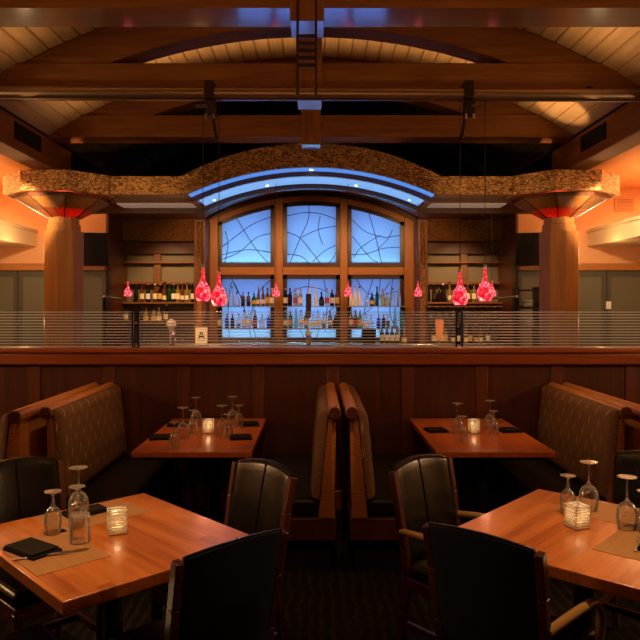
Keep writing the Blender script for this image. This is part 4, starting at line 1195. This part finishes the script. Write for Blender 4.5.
# sconces far out in the aisles, giving the sheen on the chair leather
light('POINT', 'aisle_sconce', (4.6, 3.6, 2.2), 85, (1, .70, .36), .2)
light('POINT', 'aisle_sconce', (-4.7, 3.6, 2.2), 85, (1, .70, .36), .2)
# timber and planks
light('AREA', 'hall_wash', (XC, 1.2, 3.0), 27, AMB, 4.0, (XC, 6.5, 4.3), size_y=.6)
light('SPOT', 'plank_spot', (2.35, 7.2, 2.9), 75, WARM, .03, (2.76, 7.6, 3.83), 34, .5)
for y, e in ((7.4, 10), (5.62, 9)):
    l = light('AREA', 'plank_uplight', (XC, y, 3.80), e, WARM, 4.6, (XC, y, 9), size_y=.3)
    l.data.spread = R(80)
    for sx in (-1, 1):
        l = light('AREA', 'plank_uplight', (XC+sx*2.35, y, 3.56), 2.9 if sx > 0 else 1.8, WARM, .9, (XC+sx*2.6, y, 4.2), size_y=.5)
        l.data.spread = R(120)
# spots on the columns and the copper
for sx in (-1, 1):
    light('SPOT', 'column_spot', (XC+sx*2.5, 6.9, 3.45), 30, WARM, .05, (XC+sx*3.25, 8.9, 2.3), 55, .9)
    light('SPOT', 'copper_spot', (XC+sx*2.0, 7.3, 2.45), 60, WARM, .05, (XC+sx*2.3, 8.8, 3.22), 60, .9)
    # side aisles
    light('AREA', 'aisle_lamp', (XC+sx*4.75, 9.2, 3.42), 26, (1, .56, .24), .9, (XC+sx*4.75, 9.3, 0), size_y=1.6)
    light('SPOT', 'shelf_spot', (XC+sx*3.3, 8.0, 2.92), 170, (1, .68, .36), .05, (XC+sx*4.3, 9.6, 2.72), 80, .9)
    light('POINT', 'aisle_glow', (XC+sx*4.55, 8.1, 3.15), 16, (1, .60, .28), .1)
    light('POINT', 'under_shelf', (XC+sx*4.1, 9.6, 2.4), 10, (1, .50, .2), .1)
    light('POINT', 'column_sconce', (XC+sx*3.85, 9.1, 1.42), 8, (1, .66, .34), .06)
# bar downlights
for x in (-2.6, 2.5):
    light('SPOT', 'bar_downlight', (x, 10.3, 2.95), 130, WARM, .04, (x, 11.7, 1.5), 75, .8)
for x in (-1.75, -.65, .5, 1.6):
    light('SPOT', 'bar_downlight', (x, 9.95, 3.0), 75, AMB, .04, (x, 12, 2.0), 85, .8)
for x in (-1.8, 0, 1.7):
    light('SPOT', 'cap_spot', (x, 4.6, 3.5), 20, AMB, .06, (x, 5.5, 1.25), 44, .9)
light('SPOT', 'sign_spot', (-1.95, 10.4, 2.9), 150, WARM, .03, (-1.93, 11.42, 1.15), 26, .8)
light('SPOT', 'tap_spot', (-1.55, 6.5, 3.3), 130, WARM, .03, (-1.55, 7.3, 1.45), 20, .8)
for x in (-2.0, 0.0, 1.9):
    light('SPOT', 'screen_spot', (x, 2.0, 3.5), 60, (1, .76, .48), .05, (x, 5.58, 1.52), 34, .9)
# render look
S.view_settings.view_transform = 'Standard'; S.view_settings.look = 'None'
S.view_settings.exposure = 0.0; S.view_settings.gamma = 1.0; S.view_settings.use_curve_mapping = False
S.cycles.use_denoising = True
S.cycles.max_bounces = 10; S.cycles.transparent_max_bounces = 24
S.cycles.caustics_reflective = False; S.cycles.caustics_refractive = False
S.cycles.sample_clamp_indirect = 4
